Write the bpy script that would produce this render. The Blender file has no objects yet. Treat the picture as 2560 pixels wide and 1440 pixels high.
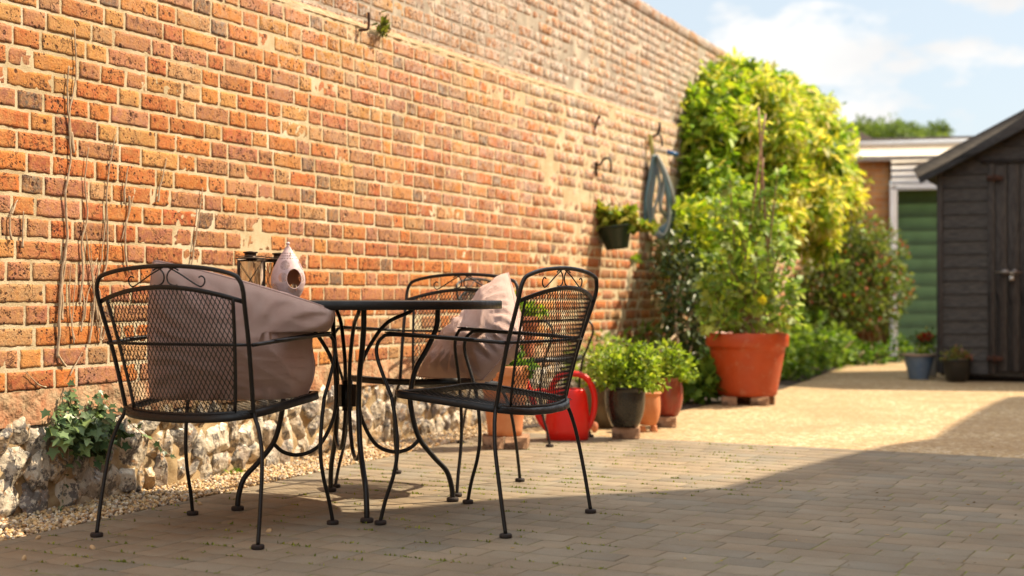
import bpy, math, random
import numpy as np
from mathutils import Vector
R = math.radians
rng = np.random.default_rng(7)
random.seed(7)
sc = bpy.context.scene

# ------------------------------------------------------------------ camera
F = 3555.56          # focal length in photo pixels (50 mm on 36 mm)
CH = 0.76            # camera height
HV = 740.0           # horizon row in the 2560x1440 photo
cd = bpy.data.cameras.new('camera'); cam = bpy.data.objects.new('camera', cd)
sc.collection.objects.link(cam); sc.camera = cam
cam.location = (0, 0, CH); cam.rotation_euler = (R(90), 0, 0)
cd.lens = 50; cd.sensor_width = 36; cd.shift_y = 20/2560
cd.clip_start = .05; cd.clip_end = 3000
cd.dof.use_dof = True; cd.dof.focus_distance = 4.85; cd.dof.aperture_fstop = 2.5

# ------------------------------------------------------------------ light
LD = Vector((-.78, -.29, -1.0)).normalized()      # direction the sunlight travels
sd = bpy.data.lights.new('sun', 'SUN'); sun = bpy.data.objects.new('sun', sd)
sc.collection.objects.link(sun)
sd.energy = 4.6; sd.angle = R(.5); sd.color = (1, .83, .60)
sun.rotation_euler = LD.to_track_quat('-Z', 'Y').to_euler()
sun.location = (8, 2, 9)
elev = math.asin(-LD.z); azim = math.atan2(-LD.x, -LD.y)   # clockwise from +Y

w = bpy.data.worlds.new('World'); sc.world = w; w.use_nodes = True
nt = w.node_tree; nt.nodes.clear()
def wn(t, **k):
    n = nt.nodes.new(t)
    for a, b in k.items(): setattr(n, a, b)
    return n
sky = wn('ShaderNodeTexSky', sky_type='NISHITA', sun_disc=False, sun_elevation=elev, sun_rotation=azim)
sky.air_density = 1.0; sky.dust_density = 1.8; sky.ozone_density = 1.0
tc = wn('ShaderNodeTexCoord'); mp = wn('ShaderNodeMapping')
mp.inputs['Scale'].default_value = (1.0, 1.0, 2.2); mp.inputs['Location'].default_value = (.35, .1, .52)
no = wn('ShaderNodeTexNoise'); no.inputs['Scale'].default_value = 9.0; no.inputs['Detail'].default_value = 7; no.inputs['Roughness'].default_value = .52
rp = wn('ShaderNodeValToRGB'); rp.color_ramp.elements[0].position = .49; rp.color_ramp.elements[1].position = .56
no2 = wn('ShaderNodeTexNoise'); no2.inputs['Scale'].default_value = 6; no2.inputs['Detail'].default_value = 4
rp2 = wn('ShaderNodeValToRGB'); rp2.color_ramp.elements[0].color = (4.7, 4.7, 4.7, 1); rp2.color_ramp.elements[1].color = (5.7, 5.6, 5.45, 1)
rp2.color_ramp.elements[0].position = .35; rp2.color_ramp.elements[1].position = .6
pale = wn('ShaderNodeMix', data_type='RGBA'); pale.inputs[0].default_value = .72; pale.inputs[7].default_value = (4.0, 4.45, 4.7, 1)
mix = wn('ShaderNodeMix', data_type='RGBA')
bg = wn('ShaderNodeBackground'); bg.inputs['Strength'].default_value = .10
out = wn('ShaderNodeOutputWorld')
L = nt.links.new
L(tc.outputs['Generated'], mp.inputs['Vector']); L(mp.outputs[0], no.inputs['Vector']); L(mp.outputs[0], no2.inputs['Vector'])
L(no.outputs[0], rp.inputs[0]); L(no2.outputs[0], rp2.inputs[0])
L(sky.outputs[0], pale.inputs[6]); L(pale.outputs[2], mix.inputs[6])
L(rp.outputs[0], mix.inputs[0]); L(rp2.outputs[0], mix.inputs[7])
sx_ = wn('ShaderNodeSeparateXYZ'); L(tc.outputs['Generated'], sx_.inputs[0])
mr = wn('ShaderNodeMapRange'); mr.inputs[1].default_value = .26; mr.inputs[2].default_value = .55; mr.inputs[3].default_value = 1.0; mr.inputs[4].default_value = 1.8  # added boost: sky made brighter overhead, above the view, to fill the shade
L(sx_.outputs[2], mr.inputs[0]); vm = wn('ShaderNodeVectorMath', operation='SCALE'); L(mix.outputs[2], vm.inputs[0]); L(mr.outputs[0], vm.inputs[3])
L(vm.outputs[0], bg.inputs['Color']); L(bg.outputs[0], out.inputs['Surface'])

sc.view_settings.view_transform = 'Standard'; sc.view_settings.look = 'None'
sc.view_settings.exposure = 0.94; sc.view_settings.gamma = 1
sc.render.engine = 'CYCLES'
sc.cycles.max_bounces = 6; sc.cycles.transparent_max_bounces = 12

# ------------------------------------------------------------------ geometry of the place
def ground(u, v, z=0.0):
    Y = (CH-z)*F/(v-HV); return np.array(((u-1280)/F*Y, Y, z))
def at(u, v, Y):
    return np.array(((u-1280)/F*Y, Y, CH-(v-HV)/F*Y))
TH = math.atan(1539/F)
D = np.array((math.sin(TH), math.cos(TH), 0)); N = np.array((math.cos(TH), -math.sin(TH), 0)); UP = np.array((0, 0, 1.))
W0 = np.array((-1.722, 4.783, 0.))
def wall(s, z, o=0.0): return W0+D*s+N*o+UP*z
def wall_uv(u, v, o=0.0):
    p = W0+N*o; t = (u-1280)/F
    s = (t*p[1]-p[0])/(D[0]-D[1]*t); q = p+D*s
    return s, CH-(v-HV)/F*q[1]
def onwall(u, v, o=0.0):
    s, z = wall_uv(u, v, o); return wall(s, z, o)

# ------------------------------------------------------------------ helpers
def vnoise(P, scale=1.0, seed=0):
    P = np.asarray(P, float)*scale+seed*17.31
    i = np.floor(P).astype(np.int64); f = P-i; f = f*f*(3-2*f)
    def h(a, b, c):
        x = (a*374761393+b*668265263+c*1274126177+seed*974711) & 0xffffffff
        x = ((x ^ (x >> 13))*1103515245) & 0xffffffff
        x = ((x ^ (x >> 16))*2246822519) & 0xffffffff
        return (x >> 8).astype(float)/float(1 << 24)
    r = 0
    for dx in (0, 1):
        for dy in (0, 1):
            for dz in (0, 1):
                wt = (f[..., 0] if dx else 1-f[..., 0])*(f[..., 1] if dy else 1-f[..., 1])*(f[..., 2] if dz else 1-f[..., 2])
                r = r+wt*h(i[..., 0]+dx, i[..., 1]+dy, i[..., 2]+dz)
    return r*2-1
def fbm(P, scale, seed=0, o=3):
    r = 0; a = 1
    for k in range(o): r = r+a*vnoise(P, scale*2**k, seed+k); a *= .5
    return r
def norm(v): v = np.asarray(v, float); return v/np.maximum(np.linalg.norm(v, axis=-1, keepdims=True), 1e-9)

class MB:
    def __init__(s): s.V = []; s.F = []; s.C = []; s.n = 0; s.hc = False
    def add(s, V, Fs, col=None):
        V = np.asarray(V, float).reshape(-1, 3)
        for f in (Fs if isinstance(Fs, list) and len(Fs) and isinstance(Fs[0], np.ndarray) and Fs[0].ndim == 2 else [Fs]):
            if isinstance(f, np.ndarray): s.F.append(f+s.n)
            else:
                by = {}
                for q in f: by.setdefault(len(q), []).append(q)
                for q in by.values(): s.F.append(np.array(q)+s.n)
        if col is None: c = np.ones((len(V), 3))
        else:
            c = np.asarray(col, float); s.hc = True
            if c.ndim == 1: c = np.tile(c, (len(V), 1))
        s.V.append(V); s.C.append(c); s.n += len(V)
    def build(s, name, mat, parent=None, smooth=False):
        me = bpy.data.meshes.new(name)
        if s.n:
            V = np.concatenate(s.V).astype(np.float32)
            loops = np.concatenate([f.ravel() for f in s.F]).astype(np.int32)
            tot = np.concatenate([np.full(len(f), f.shape[1]) for f in s.F]).astype(np.int32)
            st = np.concatenate(([0], np.cumsum(tot)[:-1])).astype(np.int32)
            me.vertices.add(len(V)); me.vertices.foreach_set('co', V.ravel())
            me.loops.add(len(loops)); me.loops.foreach_set('vertex_index', loops)
            me.polygons.add(len(tot)); me.polygons.foreach_set('loop_start', st); me.polygons.foreach_set('loop_total', tot)
            if smooth: me.polygons.foreach_set('use_smooth', np.ones(len(tot), bool))
            if s.hc:
                a = me.color_attributes.new('Col', 'FLOAT_COLOR', 'POINT')
                c = np.concatenate(s.C); c = np.hstack([c, np.ones((len(c), 1))]).astype(np.float32)
                a.data.foreach_set('color', c.ravel())
            me.update(calc_edges=True); me.validate()
        me.materials.append(mat)
        o = bpy.data.objects.new(name, me); sc.collection.objects.link(o)
        if parent is not None: o.parent = parent
        return o
def tag(o, label=None, cat=None, group=None, kind=None):
    if label: o['label'] = label
    if cat: o['category'] = cat
    if group: o['group'] = group
    if kind: o['kind'] = kind
    return o
def thing(name, label, cat, loc=(0, 0, 0), rz=0, group=None):
    o = bpy.data.objects.new(name, None); sc.collection.objects.link(o)
    o.location = tuple(loc); o.rotation_euler = (0, 0, rz); o.empty_display_size = .1
    return tag(o, label, cat, group)
def dup(o, loc=None, rz=None, label=None, parent=None):
    c = o.copy(); sc.collection.objects.link(c)
    if parent is not None: c.parent = parent
    for ch in list(o.children): dup(ch, parent=c)
    if loc is not None: c.location = tuple(loc)
    if rz is not None: c.rotation_euler = (0, 0, rz)
    if label: c['label'] = label
    return c
def spline(P, n=6, closed=False):
    P = np.asarray(P, float); m = len(P); out = []
    for i in range(m if closed else m-1):
        if closed: p0, p1, p2, p3 = P[(i-1) % m], P[i], P[(i+1) % m], P[(i+2) % m]
        else: p0, p1, p2, p3 = P[max(i-1, 0)], P[i], P[i+1], P[min(i+2, m-1)]
        for k in range(n):
            t = k/n
            out.append(.5*((2*p1)+(-p0+p2)*t+(2*p0-5*p1+4*p2-p3)*t*t+(-p0+3*p1-3*p2+p3)*t**3))
    if not closed: out.append(P[-1])
    return np.array(out)
def tube(mb, P, r, k=8, closed=False, col=None, cap=True, flat=None):
    """swept tube; r scalar or array; flat=(w,t) gives a strap section (w along binormal)"""
    P = np.asarray(P, float); m = len(P)
    T = norm(np.gradient(P, axis=0)) if not closed else norm(np.roll(P, -1, 0)-np.roll(P, 1, 0))
    a = np.array((0, 0, 1.)) if abs(T[0][2]) < .9 else np.array((1., 0, 0))
    u = norm(np.cross(T[0], a)); U = [u]
    for i in range(1, m):
        u = u-T[i]*np.dot(u, T[i]); u = norm(u); U.append(u)
    U = np.array(U); B = np.cross(T, U)
    if np.ndim(r) == 0: r = np.full(m, r)
    ang = np.arange(k)/k*2*math.pi
    if flat: ca, sa = np.array([1, -1, -1, 1])*flat[0]/2, np.array([1, 1, -1, -1])*flat[1]/2; k = 4; rr = np.ones(m)
    else: ca, sa = np.cos(ang), np.sin(ang); rr = np.asarray(r)
    V = P[:, None]+U[:, None]*(ca[None, :, None]*rr[:, None, None])+B[:, None]*(sa[None, :, None]*rr[:, None, None])
    i = np.arange(m if closed else m-1)[:, None]; j = np.arange(k)[None]
    f = np.stack([i*k+j, i*k+(j+1) % k, ((i+1) % m)*k+(j+1) % k, ((i+1) % m)*k+j], -1).reshape(-1, 4)
    fs = [f]
    if cap and not closed: fs += [np.arange(k)[::-1][None], (np.arange(k)+(m-1)*k)[None]]
    mb.add(V.reshape(-1, 3), fs, col)
def strap(mb, P, Nrm, wid, th, col=None):
    """flat strap along P; Nrm = direction of its thickness"""
    P = np.asarray(P, float); T = norm(np.gradient(P, axis=0)); Nn = np.broadcast_to(np.asarray(Nrm, float), P.shape)
    Nn = norm(Nn-T*(Nn*T).sum(1, keepdims=True)); B = np.cross(T, Nn); m = len(P)
    V = np.stack([P+B*wid/2+Nn*th/2, P-B*wid/2+Nn*th/2, P-B*wid/2-Nn*th/2, P+B*wid/2-Nn*th/2], 1)
    i = np.arange(m-1)[:, None]; j = np.arange(4)[None]
    f = np.stack([i*4+j, i*4+(j+1) % 4, (i+1)*4+(j+1) % 4, (i+1)*4+j], -1).reshape(-1, 4)
    mb.add(V.reshape(-1, 3), [f, np.array([[3, 2, 1, 0]]), np.arange(4)[None]+(m-1)*4], col)
def lathe(mb, prof, k=40, cen=(0, 0, 0), col=None, wob=0, seed=0):
    prof = np.asarray(prof, float); a = np.arange(k)/k*2*math.pi; m = len(prof)
    V = np.stack([prof[:, 0][:, None]*np.cos(a), prof[:, 0][:, None]*np.sin(a), np.repeat(prof[:, 1][:, None], k, 1)], -1)
    if wob: V = V*(1+wob*vnoise(V, 9, seed)[..., None])
    i = np.arange(m-1)[:, None]; j = np.arange(k)[None]
    f = np.stack([i*k+j, i*k+(j+1) % k, (i+1)*k+(j+1) % k, (i+1)*k+j], -1).reshape(-1, 4)
    fs = [f]
    if prof[0][0] > 1e-5: fs.append(np.arange(k)[::-1][None])
    if prof[-1][0] > 1e-5: fs.append((np.arange(k)+(m-1)*k)[None])
    mb.add(V.reshape(-1, 3)+np.array(cen), fs, col)
def box(mb, c, size, rz=0, bev=0, col=None, ax=None):
    """chamfered box; ax = 3 axes rows"""
    h = np.array(size, float)/2; b = min(bev, h.min()*.9)
    if ax is None:
        ca, sa = math.cos(rz), math.sin(rz); ax = np.array(((ca, sa, 0), (-sa, ca, 0), (0, 0, 1)))
    ax = np.array(ax)
    if b <= 0:
        V = np.array([(x, y, z) for x in (-1, 1) for y in (-1, 1) for z in (-1, 1)])*h
        fs = [(0, 1, 3, 2), (4, 6, 7, 5), (0, 4, 5, 1), (2, 3, 7, 6), (0, 2, 6, 4), (1, 5, 7, 3)]
    else:
        V = []; idx = {}
        for x in (-1, 1):
            for y in (-1, 1):
                for z in (-1, 1):
                    for a in range(3):
                        p = np.array((x, y, z))*(h-b); p[a] = (x, y, z)[a]*h[a]
                        idx[(x, y, z, a)] = len(V); V.append(p)
        V = np.array(V); fs = []
        for a in range(3):
            o1, o2 = [k for k in range(3) if k != a]
            for sgn in (-1, 1):
                q = []
                for s1, s2 in ((-1, -1), (1, -1), (1, 1), (-1, 1)):
                    t = [0, 0, 0]; t[a] = sgn; t[o1] = s1; t[o2] = s2; q.append(idx[(*t, a)])
                fs.append(tuple(q if (sgn > 0) == (a != 1) else q[::-1]))
        for a in range(3):
            o1, o2 = [k for k in range(3) if k != a]
            for s1 in (-1, 1):
                for s2 in (-1, 1):
                    def I(e, f): t = [0, 0, 0]; t[a] = e; t[o1] = s1; t[o2] = s2; return idx[(*t, f)]
                    fs.append((I(-1, o1), I(1, o1), I(1, o2), I(-1, o2)))
        for x in (-1, 1):
            for y in (-1, 1):
                for z in (-1, 1): fs.append(tuple(idx[(x, y, z, a)] for a in range(3)))
    mb.add(V@ax+np.array(c, float), fs, col)
def inst(mb, BV, BF, Rm, T, S=None, cols=None):
    """n copies of a base shape"""
    BV = np.asarray(BV, float); n = len(T); k = len(BV)
    X = np.broadcast_to(BV, (n, k, 3))
    if S is not None: X = X*S[:, None, :]
    V = np.einsum('nkj,nji->nki', X, Rm)+T[:, None, :]
    fs = []
    by = {}
    for q in BF: by.setdefault(len(q), []).append(q)
    for q in by.values():
        q = np.array(q); fs.append((q[None]+(np.arange(n)*k)[:, None, None]).reshape(-1, q.shape[1]))
    mb.add(V.reshape(-1, 3), fs, None if cols is None else np.repeat(cols, k, 0))
def randrot(n):
    q = norm(rng.normal(size=(n, 4))); a, b, c, d = q.T
    return np.stack([np.stack([1-2*(c*c+d*d), 2*(b*c-a*d), 2*(b*d+a*c)], -1), np.stack([2*(b*c+a*d), 1-2*(b*b+d*d), 2*(c*d-a*b)], -1), np.stack([2*(b*d-a*c), 2*(c*d+a*b), 1-2*(b*b+c*c)], -1)], 1)
def icosa(sub=0):
    t = (1+5**.5)/2
    V = [(-1, t, 0), (1, t, 0), (-1, -t, 0), (1, -t, 0), (0, -1, t), (0, 1, t), (0, -1, -t), (0, 1, -t), (t, 0, -1), (t, 0, 1), (-t, 0, -1), (-t, 0, 1)]
    Fs = [(0, 11, 5), (0, 5, 1), (0, 1, 7), (0, 7, 10), (0, 10, 11), (1, 5, 9), (5, 11, 4), (11, 10, 2), (10, 7, 6), (7, 1, 8), (3, 9, 4), (3, 4, 2), (3, 2, 6), (3, 6, 8), (3, 8, 9), (4, 9, 5), (2, 4, 11), (6, 2, 10), (8, 6, 7), (9, 8, 1)]
    V = [norm(v) for v in V]
    for _ in range(sub):
        c = {}; G = []
        def mid(a, b):
            k = (min(a, b), max(a, b))
            if k not in c: c[k] = len(V); V.append(norm(V[a]+V[b]))
            return c[k]
        for a, b, d in Fs:
            x, y, z = mid(a, b), mid(b, d), mid(d, a); G += [(a, x, z), (b, y, x), (d, z, y), (x, y, z)]
        Fs = G
    return np.array(V), Fs

# ------------------------------------------------------------------ materials
class NT:
    def __init__(s, name):
        s.m = bpy.data.materials.new(name); s.m.use_nodes = True; s.t = s.m.node_tree
        s.b = s.t.nodes['Principled BSDF']; s.o = s.t.nodes['Material Output']
    def n(s, t, ins=None, **k):
        x = s.t.nodes.new(t)
        for a, b in k.items(): setattr(x, a, b)
        for a, b in (ins or {}).items():
            if isinstance(b, bpy.types.NodeSocket): s.t.links.new(b, x.inputs[a])
            else: x.inputs[a].default_value = b
        return x
    def l(s, a, b): s.t.links.new(a, b)
    def obj(s): return s.n('ShaderNodeTexCoord').outputs['Object']
    def noise(s, vec, scale, det=3, rough=.5, dim=None):
        return s.n('ShaderNodeTexNoise', {'Vector': vec, 'Scale': scale, 'Detail': det, 'Roughness': rough}).outputs[0]
    def ramp(s, fac, *st):
        r = s.n('ShaderNodeValToRGB', {'Fac': fac}); e = r.color_ramp.elements
        while len(e) < len(st): e.new(.5)
        for q, (p, c) in zip(e, st): q.position = p; q.color = (*c, 1) if np.ndim(c) else (c, c, c, 1)
        return r.outputs[0]
    def mix(s, fac, a, b, mode='MIX'):
        x = s.n('ShaderNodeMix', data_type='RGBA', blend_type=mode)
        for i, v in ((0, fac), (6, a), (7, b)):
            if isinstance(v, bpy.types.NodeSocket): s.l(v, x.inputs[i])
            elif i == 0: x.inputs[0].default_value = v
            else: x.inputs[i].default_value = (*v, 1)
        return x.outputs[2]
    def col(s): return s.n('ShaderNodeVertexColor', layer_name='Col').outputs[0]
    def bump(s, h, dist=.002, st=1, nrm=None):
        b = s.n('ShaderNodeBump', {'Height': h, 'Distance': dist, 'Strength': st})
        if nrm is not None: s.l(nrm, b.inputs['Normal'])
        s.l(b.outputs[0], s.b.inputs['Normal']); return b.outputs[0]
    def base(s, c, rough=.8, metal=0, spec=.5):
        if isinstance(c, bpy.types.NodeSocket): s.l(c, s.b.inputs['Base Color'])
        else: s.b.inputs['Base Color'].default_value = (*c, 1)
        if isinstance(rough, bpy.types.NodeSocket): s.l(rough, s.b.inputs['Roughness'])
        else: s.b.inputs['Roughness'].default_value = rough
        s.b.inputs['Metallic'].default_value = metal; s.b.inputs['Specular IOR Level'].default_value = spec
        return s

def simple(name, c1, c2=None, scale=20, rough=.7, metal=0, bump=0, bs=80, spec=.5):
    t = NT(name); v = t.obj()
    c = c1 if c2 is None else t.mix(t.ramp(t.noise(v, scale, 5, .6), (.35, 0), (.65, 1)), c1, c2)
    t.base(c, rough, metal, spec)
    if bump: t.bump(t.noise(v, bs, 4), bump)
    return t.m
# bricks: per-brick colour in the attribute, weathering from noise
def brick_mat():
    t = NT('old_brick'); v = t.obj(); c = t.col()
    c = t.mix(t.ramp(t.noise(v, 38, 6, .65), (.40, 0), (.66, .75)), c, (.55, .26, .08))         # ochre bloom
    c = t.mix(t.ramp(t.noise(v, 95, 4, .6), (.50, 0), (.68, .5)), c, (.30, .075, .03))           # fired red
    lime = t.n('ShaderNodeAttribute', attribute_name='lime').outputs['Fac']
    nl = t.mix(t.ramp(t.noise(v, 5.5, 8, .7), (.44, 0), (.56, 1)), t.ramp(t.noise(v, 26, 8, .75), (.50, 0), (.60, .8)), (.85, .85, .85), 'ADD') if False else t.n('ShaderNodeMath', {0: t.ramp(t.noise(v, 5.5, 8, .72), (.46, 0), (.60, .85)), 1: t.ramp(t.noise(v, 26, 8, .75), (.47, 0), (.57, .9))}, operation='MAXIMUM').outputs[0]
    lf = t.n('ShaderNodeMath', {0: nl, 1: lime}, operation='MULTIPLY').outputs[0]
    c = t.mix(lf, c, (.66, .59, .52))
    c = t.mix(t.ramp(t.noise(v, 1.7, 6, .65), (.50, 0), (.64, .32)), c, (.58, .36, .16))
    c = t.mix(t.ramp(t.noise(v, 2.6, 7, .7), (.32, .45), (.44, 0)), c, (.17, .11, .08))
    pit = t.n('ShaderNodeTexVoronoi', {'Vector': v, 'Scale': 62.0, 'Randomness': 1.0}).outputs['Distance']
    pm = t.ramp(pit, (.20, 1), (.32, 0)); pk = t.ramp(t.noise(v, 8, 3), (.46, 0), (.60, 1))
    pf = t.n('ShaderNodeMath', {0: pm, 1: pk}, operation='MULTIPLY').outputs[0]
    cr = t.ramp(t.noise(v, 17, 4, .6), (.485, 0), (.5, 1), (.515, 0)); ck = t.ramp(t.noise(v, 11, 1), (.50, 0), (.56, .9))
    cf = t.n('ShaderNodeMath', {0: cr, 1: ck}, operation='MULTIPLY').outputs[0]
    pf = t.n('ShaderNodeMath', {0: pf, 1: cf}, operation='MAXIMUM').outputs[0]
    big = t.n('ShaderNodeTexVoronoi', {'Vector': v, 'Scale': 21.0}).outputs['Distance']; bn = t.n('ShaderNodeMath', {0: t.ramp(big, (.14, 1), (.24, 0)), 1: t.ramp(t.noise(v, 60, 4, .7), (.42, 0), (.55, 1))}, operation='MULTIPLY').outputs[0]
    pf = t.n('ShaderNodeMath', {0: pf, 1: bn}, operation='MAXIMUM').outputs[0]
    c = t.mix(pf, c, (.075, .03, .02))
    t.base(c, .92, spec=.25)
    h = t.n('ShaderNodeMath', {0: t.noise(v, 120, 8, .7), 1: pf}, operation='SUBTRACT').outputs[0]
    t.bump(h, .006, 1)
    return t.m
def mortar_mat(a=(.67, .56, .37), b=(.52, .41, .245), nm='lime_mortar'):
    t = NT(nm); v = t.obj()
    c = t.mix(t.ramp(t.noise(v, 9, 6, .6), (.38, 0), (.62, 1)), a, b)
    c = t.mix(t.ramp(t.noise(v, 3, 4, .6), (.52, 0), (.66, .6)), c, (.78, .69, .53))
    t.base(c, .95, spec=.2); t.bump(t.noise(v, 160, 8, .75), .004); return t.m
M = {}
M['brick'] = brick_mat(); M['mortar'] = mortar_mat()
def flint_mat():
    t = NT('knapped_flint'); v = t.obj(); c = t.col()
    c = t.mix(t.ramp(t.noise(v, 19, 6, .7), (.50, 0), (.545, 1)), c, (.15, .135, .12))
    c = t.mix(t.ramp(t.noise(v, 34, 7, .75), (.53, 0), (.57, .9)), c, (.66, .59, .47))
    c = t.mix(t.ramp(t.noise(v, 21, 4, .6), (.60, 0), (.68, .8)), c, (.40, .20, .07))
    t.base(c, t.ramp(t.noise(v, 18, 3), (.4, .32), (.6, .75))); t.bump(t.noise(v, 38, 3, .5), .010); return t.m
M['flint'] = flint_mat()
def vcol_mat(nm, rough=.8, bump=.0, bs=100, var=.25, vs=30, spec=.4):
    t = NT(nm); v = t.obj(); c = t.col()
    c = t.mix(t.ramp(t.noise(v, vs, 5, .6), (.35, var), (.65, 0)), c, (0.02, .015, .01))
    t.base(c, rough, spec=spec)
    if bump: t.bump(t.noise(v, bs, 5, .6), bump)
    return t.m
M['pebble'] = vcol_mat('pebble', .55)
def leaf_mat(nm, tr=.35, rough=.45):
    t = NT(nm); v = t.obj(); c = t.col()
    t.base(c, rough, spec=.2)
    tl = t.n('ShaderNodeBsdfTranslucent', {'Color': t.mix(1.0, c, (1.0, 1.0, .45), 'MULTIPLY')})
    mx = t.n('ShaderNodeMixShader', {0: tr, 1: t.b.outputs[0], 2: tl.outputs[0]})
    t.l(mx.outputs[0], t.o.inputs[0]); return t.m
M['leaf'] = leaf_mat('leaf', .46); M['leaf_glossy'] = leaf_mat('leaf_glossy', .15, .32)
M['petal'] = leaf_mat('petal', .3, .6)
M['black_metal'] = None
def black_metal():
    t = NT('black_painted_iron'); v = t.obj()
    c = t.mix(t.ramp(t.noise(v, 40, 6, .7), (.60, 0), (.72, .7)), (.008, .0072, .007), (.035, .025, .018))
    t.base(c, t.ramp(t.noise(v, 60, 4), (.4, .34), (.6, .5)), spec=.4); t.bump(t.noise(v, 300, 3), .0004); return t.m
M['black_metal'] = black_metal()
M['rust'] = simple('rusty_iron', (.10, .035, .018), (.03, .015, .01), 60, .85, .2, .001, 200)
M['rubber'] = simple('worn_rubber', (.03, .016, .011), (.012, .01, .009), 90, .8)
M['stem'] = simple('dead_stem', (.58, .45, .30), (.36, .25, .15), 40, .85, bump=.001)
M['cane'] = simple('bamboo_cane', (.40, .25, .15), (.25, .14, .08), 30, .7)
M['soil'] = simple('soil', (.05, .032, .02), (.025, .016, .01), 30, .95, bump=.01, bs=60)

# ------------------------------------------------------------------ setting: ground
def polysheet(name, pts, z, mat, kind='structure'):
    mb = MB(); mb.add([(p[0], p[1], z) for p in pts], [tuple(range(len(pts)))])
    return tag(mb.build(name, mat), kind=kind)
def aggregate():
    t = NT('resin_bound_gravel'); v = t.obj()
    vo = t.n('ShaderNodeTexVoronoi', {'Vector': v, 'Scale': 120.0}); cc = vo.outputs['Color']
    g = t.n('ShaderNodeSeparateColor', {0: cc}).outputs[0]
    c = t.ramp(g, (0, (.36, .24, .12)), (.5, (.50, .36, .19)), (.85, (.64, .49, .29)), (1, (.26, .15, .07)))
    v2 = t.n('ShaderNodeTexVoronoi', {'Vector': v, 'Scale': 48.0}).outputs['Color']; g2 = t.n('ShaderNodeSeparateColor', {0: v2}).outputs[0]
    c = t.mix(t.ramp(g2, (.72, 0), (.80, .5)), c, (.24, .16, .09)); c = t.mix(t.ramp(g2, (.12, .55), (.20, 0)), c, (.74, .64, .48))
    c = t.mix(t.ramp(t.noise(v, 1.6, 6, .6), (.36, .6), (.60, 0)), c, (.34, .22, .11))
    c = t.mix(t.ramp(t.noise(v, 45, 3, .7), (.58, 0), (.70, .5)), c, (.22, .14, .08))
    c = t.mix(t.ramp(t.noise(v, 7, 5, .6), (.58, 0), (.72, .3)), c, (.28, .19, .10))
    t.base(c, .9, spec=.25); t.bump(vo.outputs['Distance'], .004); return t.m
M['drive'] = aggregate()
M['earth'] = simple('earth', (.20, .14, .08), (.12, .09, .05), 4, .95)
polysheet('ground', [(-400, -400), (400, -400), (400, 400), (-400, 400)], -.030, M['earth'])
g0, g1 = ground(0, 1353)[:2], ground(1071, 1119)[:2]
gd = norm(g1-g0); gn = np.array((gd[1], -gd[0]))           # towards the courtyard
e0, e1 = ground(1600, 1096)[:2], ground(2560, 1146)[:2]
E1 = norm(e1-e0); E2 = np.array((-E1[1], E1[0]))
P_ = lambda o, d, t: o+d*t
# driveway beyond the paving
dl = [P_(e0, E1, -1.3), P_(e0, E1, 18), (30, 60), (6.0, 60), tuple(ground(2270, 893)[:2]), tuple(ground(2140, 905)[:2]), tuple(ground(1960, 972)[:2]), tuple(ground(1690, 1030)[:2])]
polysheet('driveway', dl, 0.0, M['drive'])
def inter(o1, d1, o2, d2):
    A = np.array([d1, -np.array(d2)]).T; t = np.linalg.solve(A, np.array(o2)-np.array(o1)); return o1+d1*t[0]
kx = inter(g0, gd, e0, E1)
def joint_mat():
    t = NT('sandy_joint'); v = t.obj()
    c = t.mix(t.ramp(t.noise(v, 4, 5, .6), (.46, 0), (.56, 1)), (.17, .13, .075), (.24, .27, .06))
    c = t.mix(t.ramp(t.noise(v, 14, 5, .6), (.5, 0), (.6, .8)), c, (.22, .17, .10))
    t.base(c, .95, spec=.1); t.bump(t.noise(v, 90, 5), .004); return t.m
M['joint'] = joint_mat()
polysheet('paving_bed', [g0-gd*9, kx, P_(e0, E1, 18), P_(e0, E1, 18)-E2*14, g0-gd*9-E2*4], -.0016, M['joint'])
def paver_mat():
    t = NT('concrete_paver'); v = t.obj(); c = t.col()
    c = t.mix(t.ramp(t.noise(v, 2.2, 5, .6), (.38, .45), (.62, 0)), c, (.17, .115, .065))
    c = t.mix(t.ramp(t.noise(v, 230, 3, .7), (.56, 0), (.72, .5)), c, (.42, .35, .26))
    c = t.mix(t.ramp(t.noise(v, 180, 3, .7), (.30, .5), (.42, 0)), c, (.07, .055, .04))
    c = t.mix(t.ramp(t.noise(v, 11, 6, .7), (.58, 0), (.68, .4)), c, (.17, .15, .07))
    c = t.mix(t.ramp(t.noise(v, .9, 5, .6), (.50, 0), (.62, .35)), c, (.36, .27, .17))
    t.base(c, .88, spec=.25); t.bump(t.noise(v, 220, 5, .7), .0025); return t.m
M['paver'] = paver_mat()
def clip(poly, o, n):
    out = []
    for i in range(len(poly)):
        a, b = poly[i], poly[(i+1) % len(poly)]; da, db = np.dot(a-o, n), np.dot(b-o, n)
        if da >= 0: out.append(a)
        if (da >= 0) != (db >= 0): out.append(a+(b-a)*da/(da-db))
    return out
mb = MB(); row = .113
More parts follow.
